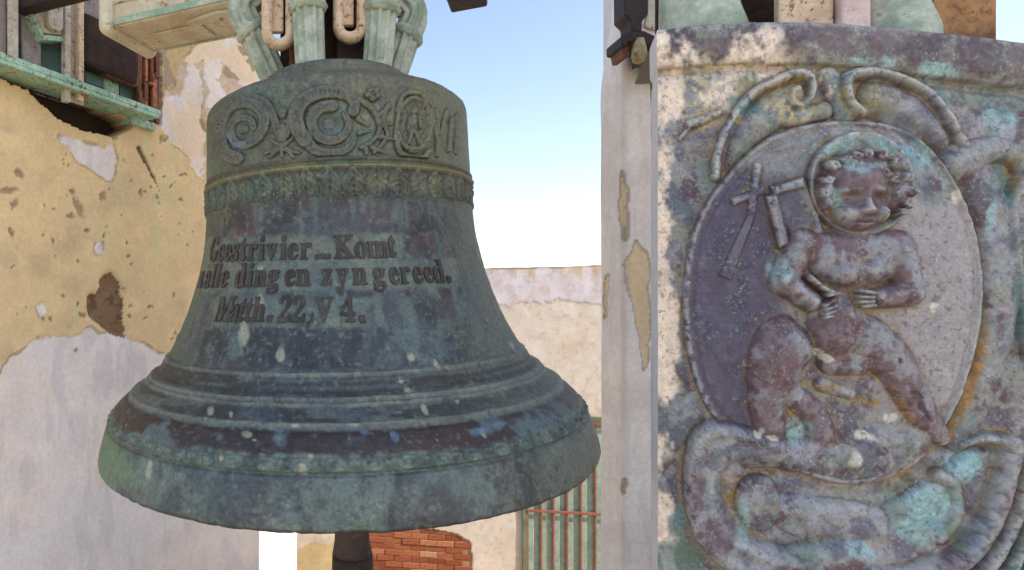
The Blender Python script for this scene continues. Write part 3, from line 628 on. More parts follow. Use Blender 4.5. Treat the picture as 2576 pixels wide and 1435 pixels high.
FU = np.max(FRH, 0); dirt_shade = np.where(FU < 1, np.exp(-(np.clip(-FU, 0, 50)/7.0)**2), 0)  # shade and dirt in the hollows round the motifs, painted into the body colour
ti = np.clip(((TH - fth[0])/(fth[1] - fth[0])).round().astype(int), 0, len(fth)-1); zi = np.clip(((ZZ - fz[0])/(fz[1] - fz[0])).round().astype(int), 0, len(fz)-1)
din = dirt_shade[zi, ti] * ((TH > fth[0]) & (TH < fth[-1]) & (ZZ > fz[0]) & (ZZ < fz[-1]))
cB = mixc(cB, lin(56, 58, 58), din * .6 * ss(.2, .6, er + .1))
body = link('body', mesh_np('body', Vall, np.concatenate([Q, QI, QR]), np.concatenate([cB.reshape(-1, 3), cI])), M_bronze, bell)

# --- raised inscription
GLY = json.loads('''{"2":[[12,0,12,35,61,85,74,99,85,111,93,123,100,133,105,143,109,153,111,164,113,174,113,186,112,197,110,207,106,214,101,219,94,222,87,223,77,221,69,216,63,208,59,197,57,182,56,165,44,165,34,168,25,172,18,178,14,187,13,198,14,206,17,213,21,220,28,227,36,232,46,237,58,240,72,242,87,243,110,241,129,236,144,228,155,217,162,203,164,187,163,180,162,172,160,165,156,157,152,149,146,140,138,131,130,121,119,110,77,69,44,37,122,37,128,38,134,40,140,43,144,48,147,53,150,60,152,71,172,71,171,0]],"4":[[60,0,60,18,70,18,77,18,84,20,89,22,94,26,96,33,97,42,97,62,4,62,4,83,100,240,146,240,146,85,181,85,181,62,146,62,146,42,147,33,150,26,154,22,160,20,167,18,174,18,178,18,178,0],[28,85,97,85,97,143,98,175,100,208,95,197,87,183,79,169,73,160]],"G":[[134,-5,111,-3,90,2,71,10,54,21,40,35,29,51,20,70,15,91,14,115,15,137,20,157,29,176,40,192,54,206,70,218,88,226,107,231,129,233,146,231,165,227,185,220,194,218,203,221,210,233,219,233,219,154,210,154,205,167,198,179,191,189,183,199,174,207,165,213,155,218,144,221,134,222,100,210,80,174,73,114,75,82,80,55,90,34,103,19,119,9,138,6,149,7,158,10,164,14,168,19,170,27,171,36,171,64,171,73,168,80,165,85,159,88,150,90,138,91,138,99,250,99,250,91,240,90,233,88,228,85,225,81,224,74,223,64,223,14,194,4,164,-3]],"K":[[8,0,8,9,18,10,26,12,32,16,35,21,37,30,38,40,38,189,37,199,35,207,31,212,26,216,18,218,8,219,8,228,121,228,121,219,102,216,94,208,91,189,91,117,161,187,168,195,173,203,174,209,171,215,161,218,145,219,145,228,243,228,243,219,238,219,218,215,196,202,172,180,135,142,232,23,243,12,260,9,260,0,140,0,140,9,153,9,161,10,167,17,166,21,163,26,158,33,100,107,91,99,91,40,92,30,94,21,97,16,103,12,111,10,121,9,121,0]],"M":[[7,0,7,9,17,10,25,12,31,16,35,21,37,29,38,40,38,191,35,208,26,216,7,219,7,228,92,228,158,71,225,228,309,228,309,219,299,218,292,215,286,212,283,206,281,199,280,189,280,43,282,21,284,17,287,14,291,12,308,9,308,0,198,0,198,9,216,12,220,15,223,18,225,22,227,42,227,199,144,0,135,0,53,194,53,40,54,29,56,20,60,15,66,11,74,9,85,9,85,0]],"V":[[106,-6,22,190,11,210,7,214,1,218,-7,219,-7,228,105,228,105,219,96,219,89,218,83,216,79,213,77,210,76,205,81,189,129,72,174,189,177,204,177,209,174,213,171,216,165,218,158,219,149,219,149,228,221,228,221,219,214,219,209,217,204,214,200,209,196,201,191,191,115,-6]],"a":[[127,-5,113,-3,104,5,100,17,84,5,67,-2,48,-4,37,-3,28,0,20,6,15,13,11,22,10,32,12,45,20,58,32,68,49,77,71,86,99,95,99,121,99,129,97,136,93,141,89,145,82,147,74,148,62,147,54,143,52,137,57,128,61,116,61,110,59,105,55,101,50,98,45,96,39,95,32,96,27,98,22,102,19,106,17,112,16,118,17,126,20,133,25,139,31,145,38,150,47,154,57,157,69,159,81,159,103,158,119,153,132,146,140,136,145,122,146,105,146,31,147,20,152,17,160,21,165,14,153,3,141,-3],[76,17,87,20,99,32,99,85,77,76,64,61,59,42,61,28,66,20]],"d":[[70,-5,59,-4,48,0,39,5,30,13,23,22,17,33,13,46,11,59,10,74,11,90,13,105,18,119,24,131,32,141,41,149,51,154,61,158,73,159,88,157,100,151,111,140,111,200,111,207,109,212,106,215,102,217,96,219,88,220,88,228,160,228,160,38,162,20,165,17,170,15,177,14,177,5,157,4,136,1,111,-5,111,19,101,6,87,-2],[86,14,91,15,96,17,101,21,105,25,109,31,111,38,111,121,110,126,107,131,103,135,98,138,93,140,87,140,78,139,70,133,65,125,62,113,59,96,59,77,59,57,61,41,65,29,70,21,77,16]],"e":[[77,-5,64,-4,53,0,42,5,33,13,25,23,18,34,14,48,11,62,10,79,11,94,14,108,19,120,26,131,34,141,43,149,54,155,66,158,79,159,97,157,112,151,124,140,134,126,139,108,141,87,141,83,58,83,63,49,77,28,100,21,112,24,124,31,135,43,142,36,124,13,102,0],[58,96,101,96,101,107,100,120,99,131,97,139,93,144,88,147,81,148,68,143,61,128,58,102]],"g":[[73,-70,53,-69,37,-66,24,-61,15,-54,9,-46,7,-37,10,-27,19,-19,34,-13,22,-5,14,4,12,15,13,23,16,30,21,37,29,43,39,49,51,55,29,67,16,84,11,106,12,116,15,125,20,134,26,141,34,147,44,152,54,156,66,158,79,159,92,158,104,156,117,152,158,152,158,134,134,134,141,124,144,113,146,102,145,92,142,84,138,76,132,69,125,63,117,58,107,54,97,52,86,51,78,52,71,52,65,52,60,50,56,47,53,44,51,40,50,36,53,29,59,26,71,25,88,25,104,24,118,23,129,20,139,17,146,12,151,6,155,-1,157,-9,158,-18,155,-33,148,-46,136,-56,120,-64,98,-69],[79,62,86,63,91,67,95,73,98,81,99,92,100,105,99,119,98,130,95,138,91,144,86,147,79,148,72,147,66,144,62,138,59,130,58,119,57,105,58,92,59,81,62,73,66,67,72,63],[80,-58,109,-55,126,-47,132,-33,131,-28,128,-24,125,-21,119,-19,112,-18,102,-17,48,-17,42,-23,38,-29,37,-36,38,-42,41,-47,47,-52,56,-55,67,-57]],"h":[[9,0,9,8,15,9,19,10,22,13,25,16,26,21,26,28,26,199,23,215,20,217,15,219,9,220,9,228,74,228,74,133,88,148,103,156,122,159,146,153,160,135,165,106,165,28,169,13,172,10,176,9,182,8,182,0,101,0,101,8,103,8,111,10,116,17,118,28,118,108,117,117,116,124,115,129,112,133,107,135,101,136,91,134,82,128,74,118,74,28,77,13,80,10,84,9,90,8,90,0]],"i":[[50,181,44,182,38,184,32,188,28,193,26,199,25,206,26,213,28,219,32,224,38,228,44,231,50,232,57,231,63,228,68,224,72,219,75,213,76,206,75,199,72,193,68,188,63,184,57,182],[9,0,9,8,15,9,20,10,23,13,25,16,26,21,26,28,26,126,23,142,21,145,16,146,10,147,10,155,74,155,74,28,77,13,80,11,84,9,90,8,90,0]],"l":[[9,0,9,8,15,9,20,10,23,13,25,16,26,21,26,28,26,199,24,215,21,217,16,219,10,220,10,228,74,228,74,28,77,13,80,11,84,9,90,8,90,0]],"m":[[9,0,9,8,15,9,19,10,22,13,25,16,26,21,26,28,26,127,23,142,20,145,15,146,9,147,9,155,73,155,73,132,87,147,102,156,119,159,138,156,152,146,160,131,174,146,190,156,209,159,233,153,247,135,252,106,252,28,255,13,258,10,262,9,268,8,268,0,189,0,189,8,194,9,199,10,201,13,205,28,205,108,204,117,203,124,202,129,199,133,195,135,189,136,179,134,170,128,162,119,162,28,165,13,168,10,172,9,178,8,178,0,100,0,100,8,105,9,110,10,112,13,116,28,116,108,116,117,115,123,113,129,110,133,106,135,100,136,90,134,81,128,73,118,73,28,76,13,79,11,83,9,89,8,89,0]],"n":[[9,0,9,8,15,9,19,10,22,13,25,16,26,21,26,28,26,127,23,142,20,145,15,146,9,147,9,155,74,155,74,134,87,148,103,156,122,159,146,153,160,135,165,106,165,28,169,13,172,10,176,9,182,8,182,0,101,0,101,8,103,8,111,10,116,17,118,28,118,108,117,117,116,124,115,129,112,133,107,135,101,136,91,134,82,128,74,118,74,28,77,13,80,10,84,9,90,8,90,0]],"o":[[84,-5,70,-4,57,0,45,6,35,14,26,24,19,35,14,48,10,62,9,77,10,92,14,106,19,119,26,131,35,141,45,149,57,154,70,158,84,159,98,158,111,155,123,149,133,141,142,131,149,120,154,107,157,93,158,77,157,61,154,47,149,34,142,23,133,13,123,5,111,0,98,-4],[84,6,93,7,99,12,104,19,109,41,110,77,109,103,107,123,104,135,99,143,92,148,84,149,76,148,69,143,64,135,61,122,59,103,58,77,60,41,64,19,69,12,76,7]],"r":[[9,0,9,8,15,9,20,10,23,13,25,16,26,21,26,28,26,126,26,133,25,139,23,143,20,145,16,146,10,147,10,155,73,155,73,126,79,136,86,144,94,151,101,155,109,158,117,159,125,158,132,156,138,152,142,147,144,140,145,133,144,127,142,122,139,117,135,114,130,112,124,111,111,115,103,125,94,130,90,129,85,126,81,121,77,114,75,106,75,96,75,28,75,21,77,16,79,13,84,10,90,9,99,8,99,0]],"s":[[76,-5,66,-4,55,-2,43,3,37,4,32,3,28,0,26,-4,18,-4,18,53,27,53,30,40,36,29,43,19,52,13,61,9,70,7,78,8,84,10,89,13,93,18,95,23,96,29,94,38,88,46,78,52,53,65,43,71,34,77,27,85,22,92,19,101,18,110,20,123,25,135,32,145,43,153,56,158,71,160,83,158,99,154,103,153,106,152,110,153,113,156,115,160,122,160,122,111,114,111,110,122,105,131,98,139,91,144,83,147,75,148,68,148,62,146,58,143,55,139,53,135,52,130,53,125,55,120,58,116,73,106,96,95,106,89,114,83,121,76,125,68,128,58,129,47,127,32,122,20,114,9,103,1,90,-3]],"t":[[62,-5,50,-4,40,0,33,5,28,13,25,23,24,36,24,139,10,139,10,150,23,162,34,174,44,185,52,195,59,204,64,212,72,212,72,155,104,155,104,139,72,139,72,41,75,25,84,20,91,22,98,28,103,37,111,33,99,12,82,-1]],"v":[[71,-5,19,124,11,141,8,144,4,146,-1,147,-1,155,82,155,82,147,78,147,70,146,66,143,64,138,65,134,92,61,118,126,121,136,118,142,112,146,102,147,102,155,152,155,152,147,147,146,142,143,139,139,130,122,80,-5]],"y":[[26,-70,18,-69,11,-67,5,-62,0,-57,-2,-50,-3,-42,-3,-36,-1,-31,2,-27,7,-23,12,-21,18,-20,23,-20,28,-22,32,-25,35,-28,37,-33,37,-38,37,-41,37,-44,43,-49,47,-48,52,-44,57,-37,65,-22,70,-2,18,125,12,138,8,144,-2,147,-2,147,-2,155,81,155,81,147,68,145,64,137,65,133,66,128,93,59,115,121,118,130,119,137,115,145,101,147,101,155,150,155,150,147,145,146,142,144,139,140,130,121,81,-12,75,-26,70,-38,65,-48,59,-55,54,-61,48,-65,41,-68,34,-70]],"z":[[6,0,6,7,84,144,64,144,53,143,43,140,36,136,30,129,26,120,22,108,13,108,16,155,137,155,137,145,63,12,76,12,91,13,102,17,111,22,119,30,125,40,130,54,138,54,134,0]]}''')
GLY['_'] = [[0,0,190,0,190,42,0,42]]; GLY['.'] = [[6,0,62,0,62,56,6,56]]; GLY[','] = [[6,0,62,0,62,50,34,-50,6,-50,30,0]]
s = NT('letter_bronze'); a1 = s.noise(60, 5, .7); a2 = s.noise(22, 4, .6)
cc = s.mix(s.rng(a2, .35, .65), tuple(lin(58, 52, 48)), tuple(lin(78, 68, 62))); cc = s.mix(s.math('MULTIPLY', s.rng(a1, .48, .7), .4), cc, tuple(lin(100, 104, 94)))
M_letter = s.done(cc, .55, .2, .4, s.bump(a1, .3, .002))
def letter(ch, u, line, parent):
    vb = BASE[line](u); th, zb = bell_hit(u, vb); R0 = float(bellR(zb)); px = F / (1.46 - R0*math.cos(th))
    sc = 1.08 * CAPH[line] / px / 228.0
    cu = bpy.data.curves.new('t', 'CURVE'); cu.dimensions = '2D'; cu.fill_mode = 'BOTH'; cu.extrude = .0022; cu.offset = .0003; cu.bevel_depth = .0006; cu.bevel_resolution = 0
    for lp in GLY[ch]:
        pts = list(zip(lp[0::2], lp[1::2])); sp = cu.splines.new('POLY'); sp.points.add(len(pts)-1); sp.use_cyclic_u = True
        xs = [x for l2 in GLY[ch] for x in l2[0::2]]; mx = (min(xs) + max(xs)) / 2
        for p, (x, y) in zip(sp.points, pts): p.co = ((x-mx)*sc*.80, y*sc, 0, 1)
    ob = bpy.data.objects.new('t', cu); COL.objects.link(ob); dg = bpy.context.evaluated_depsgraph_get()
    me = bpy.data.meshes.new_from_object(ob.evaluated_get(dg)); bpy.data.objects.remove(ob); bpy.data.curves.remove(cu)
    co = np.zeros(len(me.vertices)*3, np.float32); me.vertices.foreach_get('co', co); co = co.reshape(-1, 3).astype(float)
    z = zb + co[:, 1]; R = bellR(z) + co[:, 2] + .0012
    me.vertices.foreach_set('co', bpt(th + co[:, 0]/R0, R, z).astype(np.float32).ravel()); me.name = 'letter'; me.update(); me.materials.clear()
    return link('letter', me, M_letter, parent, False)
for k, L in enumerate(LINES):
    holder = bpy.data.objects.new('inscription_line', None); COL.objects.link(holder); holder.parent = bell; holder.empty_display_size = .05
    for ch, uu in L: letter(ch, uu, k, holder)

# --- crown of the bell: fluted loops
M_canon = mat_paint('verdigris_loops', lin(196, 200, 184), lin(150, 166, 144), .06, .25, 1.4)
def canon(deg, lean):
    a = math.radians(deg); e = Vector((math.sin(a), -math.cos(a), 0)); bm = bmesh.new()
    P = spline([e*.145 + Vector((0,0,.512)), e*(.148+.3*lean) + Vector((0,0,.57)), e*(.150+.75*lean) + Vector((0,0,.65)), e*(.152+1.1*lean) + Vector((0,0,.73)), e*.12 + Vector((0,0,.80)), e*.03 + Vector((0,0,.82))], 7)
    n = len(P); add_tube(bm, P, [.032 + .005*k/n for k in range(n)], 60, 10, .13)
    o = bm_obj('crown_loop', bm, M_canon, bell, smooth=True)
    bm = bmesh.new()
    k = 15; a_, b_ = P[k], P[k+1] - P[k]
    add_tube(bm, [a_ - b_*.9, a_ - b_*.75, a_ - b_*.35, a_, a_ + b_*.4, a_ + b_*.75, a_ + b_*.9], [.034, .043, .042, .048, .043, .044, .034], 28); bm_obj('collar', bm, M_canon, o, 0, True)
    bm = bmesh.new(); add_tube(bm, [P[0], P[0]*.5 + P[1]*.5, P[1]], [.043, .042, .034], 24); bm_obj('foot', bm, M_canon, o, 0, True)
for deg, lean in ((-24, .0), (-84, .07), (44, .02), (100, .06), (160, .03), (-150, .03)): canon(deg, lean)

# ------------------------------------------------------------------ cream beam over the bell, with its straps
M_cream = mat_paint('cream_paint', lin(214, 206, 182), lin(204, 190, 160), .12, .1, .8)
M_crust = mat_paint('cream_paint_rusting', lin(226, 200, 172), lin(214, 184, 152), .34, .75, 1.6)
M_mint = mat_paint('mint_paint_rusting', lin(176, 208, 182), lin(150, 190, 162), .38, 1.0, 1.1)
M_edge = mat_paint('worn_edge_paint', lin(200, 194, 168), lin(132, 176, 156), .15, .2, .9)
M_teal = mat_paint('teal_paint', lin(96, 128, 118), lin(118, 142, 134), .12, .2, 1.0)
M_speck = mat_paint('pale_paint_speckled', lin(196, 190, 170), lin(180, 166, 148), .3, .85, 1.6)
M_mauve = mat_paint('mauve_undercoat', lin(156, 142, 136), lin(140, 126, 120), .2, .3, 1.2)
M_rust = mat_paint('bare_rust', lin(120, 76, 50), lin(92, 60, 42), .7, .6, 1.5)
M_orange = mat_paint('orange_rust', lin(188, 120, 78), lin(164, 98, 62), .5, .3, 1.5)
M_iron = mat_paint('dark_iron', lin(52, 40, 42), lin(64, 50, 48), .15, .2, 1.2)
bx = Vector((2.45, -1, 0)).normalized(); by = Vector((-bx.y, bx.x, 0)); BO = Vector((-.706, 1.908, CZ))
Mbm = Matrix(((bx.x, by.x, 0, BO.x), (bx.y, by.y, 0, BO.y), (0, 0, 1, BO.z), (0, 0, 0, 1)))
beam = empty('bell_beam', BO + Vector((0, 0, .81)), label='cream painted beam that carries the bell, with a rimmed end plate', cat='beam')
Ib = Matrix.Translation(beam.location).inverted() @ Mbm
def bbox(name, lo, hi, mat, bev=.004, par=None): return box_obj(name, lo, hi, mat, Ib, par or beam, bev)
bbox('girder', (.052, -.098, .832), (2.42, .098, 1.16), M_cream, .006)
o = bbox('end_plate', (0, -.124, .81), (.055, .124, 1.36), M_cream, .028); o.modifiers['bevel'].segments = 4
bbox('edge_strip', (.057, -.104, .836), (2.4, -.0985, .858), M_edge, .002); bbox('edge_strip', (.057, .092, .8285), (2.4, .1035, .834), M_edge, .001)
bbox('clamp', (1.10, .0, .768), (1.20, .09, .8315), M_iron, .006)
bm = bmesh.new(); e_ = Mbm @ Vector((2.30, 0, 0)); add_tube(bm, [(e_.x, e_.y, .004), (e_.x, e_.y, CZ + .8315)], .05, 16)
props(bm_obj('beam_post', bm, M_iron, None, 0, True), 'dark iron post carrying the right end of the cream beam', 'post')
bbox('edge_strip', (.057, -.1035, .905), (2.4, -.0982, .912), M_speck, .001)
bm = bmesh.new(); add_prism(bm, [(.30, -.05), (.42, -.07), (.47, -.06), (.47, .06), (.43, .045), (.40, -.02), (.30, -.02)], .822, .8315, Ib @ Matrix(((1,0,0,0),(0,0,1,0),(0,1,0,0),(0,0,0,1)))); bm_obj('cover_plate', bm, M_cream, beam, .002)
bbox('slot', (.485, -.065, .8285), (.495, .045, .8335), M_dark, .0)
bbox('cover_plate', (.15, -.02, .8245), (.33, .075, .8315), M_cream, .003)
bbox('axle', (-.50, -.03, 1.02), (-.001, .03, 1.08), M_iron, .01)
def strap(uc, vb, w, y):
    c = at(uc, 717, y); zb = CZ + (717 - vb)/F*y; w2 = w/2/F*y; r = .0135
    I = Matrix.Translation(-beam.location); zt = CZ + .835
    pts = [(c.x - w2 + r, y, zt), (c.x - w2 + r, y, zb + w2)] + [(c.x - (w2-r)*math.cos(a), y, zb + w2 - (w2-r)*math.sin(a)) for a in np.linspace(.15, math.pi-.15, 12)] + [(c.x + w2 - r, y, zb + w2), (c.x + w2 - r, y, zt)]
    bm = bmesh.new(); add_tube(bm, [I @ Vector(p) for p in pts], r, 12)
    for vv in bm.verts: vv.co.y = (vv.co.y - (y - beam.location.y))*1.5 + (y - beam.location.y)
    o = bm_obj('strap', bm, M_crust, beam, smooth=True)
    box_obj('strap_tongue', (c.x - w2*.62, y + .012, zb + .052), (c.x + w2*.22, y + .03, zt), M_crust, I, o, .003)
    box_obj('strap_tongue', (c.x + w2*.30, y + .028, zb + .040), (c.x + w2*.60, y + .05, zt), M_rust, I, o, .003)
strap(702, 127, 88, 1.35); strap(881, 110, 88, 1.35)
I0 = Matrix.Translation(-beam.location)
box_obj('packing_block', (-.125, 1.43, CZ + .532), (.115, 1.53, CZ + .829), M_dark, I0, beam, .008)
box_obj('packing_block', (.02, 1.40, CZ + .532), (.10, 1.428, CZ + .829), M_iron, I0, beam, .004)
box_obj('packing_block', (-.10, 1.405, CZ + .532), (-.05, 1.428, CZ + .829), M_rust, I0, beam, .004)

# ------------------------------------------------------------------ painted iron bearing bracket on the left wall
brk = empty('bearing_bracket', Vector((WX0 + WK*2.4, 2.4, CZ + .78)), label='mint and cream painted iron bearing bracket rusting on the ochre wall', cat='bracket')
Iw = Matrix.Translation(brk.location).inverted() @ Mw
def wa(u, v, n):
    X, Y, Z = wall_px(u, v, n); return (X - WX0)*wd.x + Y*wd.y, CZ + Z
def wbox(name, u0, u1, v0, v1, n0, n1, mat, bev=.004, par=None):
    a0, _ = wa(u0, 0, n1); a1, _ = wa(u1, 0, n1); um = (u0+u1)/2
    _, z1 = wa(um, v0, n1); _, z0 = wa(um, v1, n1)
    return box_obj(name, (a0, n0, z0), (a1, n1, z1), mat, Iw, par or brk, bev)
aS, _ = wa(-80, 0, 0); aE, _ = wa(408, 300, .0)
aF = aE - .13
box_obj('shelf_flange', (aS, -.045, CZ + .780), (aF, .115, CZ + .797), M_mint, Iw, brk, .004)
box_obj('shelf_web', (aS, -.055, CZ + .798), (aE - .01, -.035, CZ + .93), M_teal, Iw, brk, .003)
box_obj('shelf_lip', (aS, .098, CZ + .7975), (aE - .12, .114, CZ + .822), M_mint, Iw, brk, .003)
box_obj('back_plate', (aS, -.064, CZ + .94), (aE - .02, -.05, CZ + 1.5), M_mauve, Iw, brk, .003)
def post(u0, u1, vb, n, mat, ch=True, nm='post'):
    o = wbox(nm, u0, u1, -200, vb, n - .012, n, mat, .003)
    if ch:
        wbox('flange', u0, u0 + (u1-u0)*.3, -200, vb - 2, n, n + .030, mat, .004, o); wbox('flange', u1 - (u1-u0)*.28, u1, -200, vb - 4, n, n + .026, M_crust if mat is M_speck else mat, .004, o)
    return o
post(22, 47, 178, .09, M_speck, False)
wbox('cover_plate', 58, 104, -200, 192, .02, .035, M_mauve); wbox('cover_plate', -60, 16, -200, 170, .03, .045, M_mauve)
post(165, 212, 258, .062, M_speck)
# bearing block with a chamfered lower corner and round tab
a0, zt = wa(88, -200, .1); a1, zb = wa(168, 108, .1); _, zc = wa(120, 104, .1)
bm = bmesh.new(); add_prism(bm, [(a0, zt), (a0, zb + .085), (a0 + (a1-a0)*.38, zb + .012), (a1, zb + .035), (a1, zt)], .03, .075, Iw)
blk = bm_obj('bearing_block', bm, M_speck, brk, .006)
a2, _ = wa(122, 60, .1); a3, z3 = wa(160, 86, .1); m_ = (a2+a3)/2; hw = (a3-a2)/2
bm = bmesh.new(); add_prism(bm, [(a2, z3 + .22)] + [(m_ - hw*math.cos(t), z3 + hw - hw*math.sin(t)) for t in np.linspace(0, math.pi, 10)] + [(a3, z3 + .22)], .076, .10, Iw)
bm_obj('tab', bm, M_speck, blk, .004)
a4, _ = wa(88, 0, .1); bm = bmesh.new(); add_prism(bm, [(a0, zb + .080), (a0 + (a1-a0)*.38, zb + .006), (a1, zb + .030), (a1, zb + .010), (a0 + (a1-a0)*.38, zb - .016), (a0, zb + .062)], .02, .08, Iw); bm_obj('edge_strip', bm, M_mint, blk, .003)
wbox('side_plate', 92, 166, 112, 205, -.02, -.005, M_teal)
wbox('side_plate', 214, 262, 170, 214, -.03, -.012, M_teal); wbox('side_plate', 262, 300, 176, 232, -.02, -.004, M_mint); wbox('side_plate', 302, 346, 210, 275, -.03, -.012, M_teal)
wbox('timber_bearer', 214, 350, 60, 188, -.02, .06, M_dark, .02); wbox('timber_bearer', 262, 352, 168, 204, -.01, .05, M_rust, .02)
ab, zbz = wa(206, 226, .09); ac, _ = wa(290, 236, .09); _, zb2 = wa(285, 238, .09)
bm = bmesh.new(); add_tube(bm, [Iw @ Vector((ab, .085, zbz)), Iw @ Vector((ab + .03, .085, zbz - .002))], .026, 6); blt = bm_obj('bolt', bm, M_orange, brk, .003)
bm = bmesh.new(); add_tube(bm, [Iw @ Vector((ab + .031, .085, zbz - .002)), Iw @ Vector((ac, .085, zb2))], .016, 14); bm_obj('bolt_shank', bm, M_orange, blt, .002, True)
rp = wbox('rusty_post', 346, 402, -60, 306, -.02, .004, M_rust, .004)
for q_, w_ in ((346, 12), (366, 7), (380, 7), (393, 9)): wbox('flange', q_, q_ + w_, 130, 304 + (q_ - 346)*.12, .004, .026, M_rust if q_ != 366 else M_orange, .003, rp)
random.seed(5)
for k in range(7): wbox('rust_flake', 350 + 7*k, 360 + 7*k, 170 + random.uniform(0, 90), 196 + random.uniform(0, 100), .02, .034 + random.uniform(0, .012), random.choice((M_rust, M_orange)), .004, rp)
wbox('foot_plate', 330, 392, 300, 320, -.04, .03, M_mint, .004)

# ------------------------------------------------------------------ iron bearing at the right pillar
hang = empty('iron_bearing', at(1603, 80, 2.28), label='dark iron bearing hanging against the top of the white pillar', cat='bearing')
def hpoly(name, pts, y0, y1, mat, bev=.004, par=None):
    bm = bmesh.new(); P = []
    ym = (y0 + y1)/2
    for a, b in pts: p = at(a, b, y0); P.append((p.x, p.z))
    add_prism(bm, P, y0, y1, Matrix.Translation(-hang.location)); return bm_obj(name, bm, mat, par or hang, bev)
hpoly('stem', [(1571,-120),(1632,-120),(1632,36),(1617,52),(1616,80),(1590,80),(1589,54),(1572,38)], 2.20, 2.29, M_iron, .006)
hpoly('yoke', [(1564,90),(1582,80),(1620,76),(1646,88),(1680,108),(1680,118),(1620,112),(1600,104),(1580,104),(1577,116),(1564,112)], 2.17, 2.295, M_iron, .006)
hpoly('jaw', [(1566,114),(1578,112),(1586,140),(1572,142)], 2.19, 2.29, M_rust)
hpoly('jaw', [(1618,114),(1630,114),(1630,150),(1624,152)], 2.19, 2.29, M_iron)
bm = bmesh.new(); c_ = at(1600, 146, 2.2) - hang.location
add_tube(bm, [c_ + Vector((0, -.02, .065)), c_ + Vector((0, -.022, .03)), c_ + Vector((0, -.022, 0)), c_ + Vector((0, -.02, -.022)), c_ + Vector((0, -.02, -.03))], [.018, .026, .029, .022, .008], 16); bm_obj('grease_cup', bm, mat_paint('yellowed_paint', lin(188, 172, 130), lin(150, 134, 90), .3, .5, 2), hang, 0, True)
hpoly('side_plate', [(1632,-60),(1690,-60),(1690,78),(1640,74),(1622,66),(1628,40)], 2.293, 2.302, M_cream)
hpoly('side_plate', [(1630,124),(1690,124),(1690,156),(1634,150)], 2.22, 2.295, M_cream); hpoly('foot', [(1630,158),(1690,158),(1690,194),(1636,186)], 2.22, 2.296, M_mint)

# ------------------------------------------------------------------ clapper
cl = bmesh.new(); cz0 = BLOC
add_tube(cl, spline([(0, 0, .30), (0, 0, .12), (0, 0, -.10), (0, 0, -.30), (.002, 0, -.50), (.004, 0, -.58), (.006, 0, -.66), (.007, 0, -.70)], 4), [.022]*5 + [.026]*3 + [.032]*3 + [.038]*3 + [.042]*3 + [.045]*3 + [.048]*3 + [.052]*3 + [.060]*5 if False else list(np.interp(np.linspace(0, 1, 29), [0, .35, .6, .8, .9, 1], [.02, .028, .040, .044, .047, .052])), 28)
add_tube(cl, [(.007, 0, -.705), (.008, 0, -.80), (.008, 0, -.83), (.008, 0, -.88), (.008, 0, -.93), (.008, 0, -.96)], [.053, .056, .085, .098, .085, .03], 28)
clap = bm_obj('clapper', cl, mat_paint('brown_iron', lin(84, 68, 58), lin(66, 54, 48), .12, .2, 1.3), None, 0, True)
clap.location = Vector((.055, 1.46, CZ)); props(clap, 'dark brown iron clapper shaft hanging under the bell mouth', 'clapper')

# ------------------------------------------------------------------ section of a second bell, close to the eye at the right
PSI = math.radians(22); PR = 0.75
n0 = np.array([-math.sin(PSI), -math.cos(PSI)]); c0 = np.array([(2060 - PU)/F*.80, .80]); PC = c0 - n0*PR       # axis of the section
def pray(u, v, R=PR):                     # sight line -> point and normal on the section's drum
    d = ray(u, v); dx, dy = d[..., 0], d[..., 1]
    a = dx*dx + dy*dy; b = -(dx*PC[0] + dy*PC[1]); cc = PC @ PC - R*R
    t = (-b - np.sqrt(np.maximum(b*b - a*cc, 1e-9))) / a
    P = d * t[..., None]; N = np.stack([(P[..., 0]-PC[0])/R, (P[..., 1]-PC[1])/R, 0*t], -1); P = P + np.array([0, 0, CZ])
    return P, N
M_sect = mat_patina('section_patina', 1.6, 0.55)
STEP = 2.3
gu = np.arange(1655, 2660, STEP); nrow = int(1500/STEP)
topv = lambda x: np.interp(x - 1650, [0, 100, 250, 430, 600, 750, 918, 1020], [74, 60, 51, 54, 68, 84, 106, 122])
GT, GU = np.meshgrid(np.linspace(0, 1, nrow), gu, indexing='ij'); TV = topv(GU); TV = blur(TV, 20)
GV = TV + GT*(1510 - TV); X, Y = GU - 1650, GV            # X, Y: relief drawing coordinates
PP, PN = pray(GU, GV); PXM = 1.22/1750.
nz = uv3(X, Y); w1 = fbm(nz, 1/60., 4, 110) - .5; w2 = fbm(nz, 1/20., 4, 111) - .5; w3 = fbm(nz, 1/6., 3, 112) - .5
def cap(a, b, ra, rb, Ha, Hb=None, p=.5): return cap_h(X, Y, a, b, ra, rb, Ha, Ha if Hb is None else Hb, p)
def ch(pts, r0, r1, H0, H1=None, p=.5, n=8): return chain(X, Y, pts, r0, r1, H0, H1, p, n)
def el(c, rx, ry, H, rot=0, p=.5): return ell(X, Y, c, rx, ry, H, rot, p)
def MX(*a):
    r = a[0]
    for b in a[1:]: r = np.maximum(r, b)
    return r
def SM(k, *a):
    r = a[0]
    for b in a[1:]: r = smax(r, b, k)
    return r
low_rim = np.interp(X, [0, 200, 430, 600, 750, 918, 1020], [176, 160, 166, 186, 204, 224, 236])
tr = (Y - TV) / (low_rim - TV)
base = 20*np.where(tr < 1, np.sqrt(np.clip(1 - np.clip((tr-.45)/.62, -1, 1)**2, 0, 1)), 0) - 5*np.exp(-((tr - 1.12)/.08)**2) + 6*w1 + 3*w2
base -= 30*np.clip(.16 - tr, 0, 1)**2/.16**2*.8
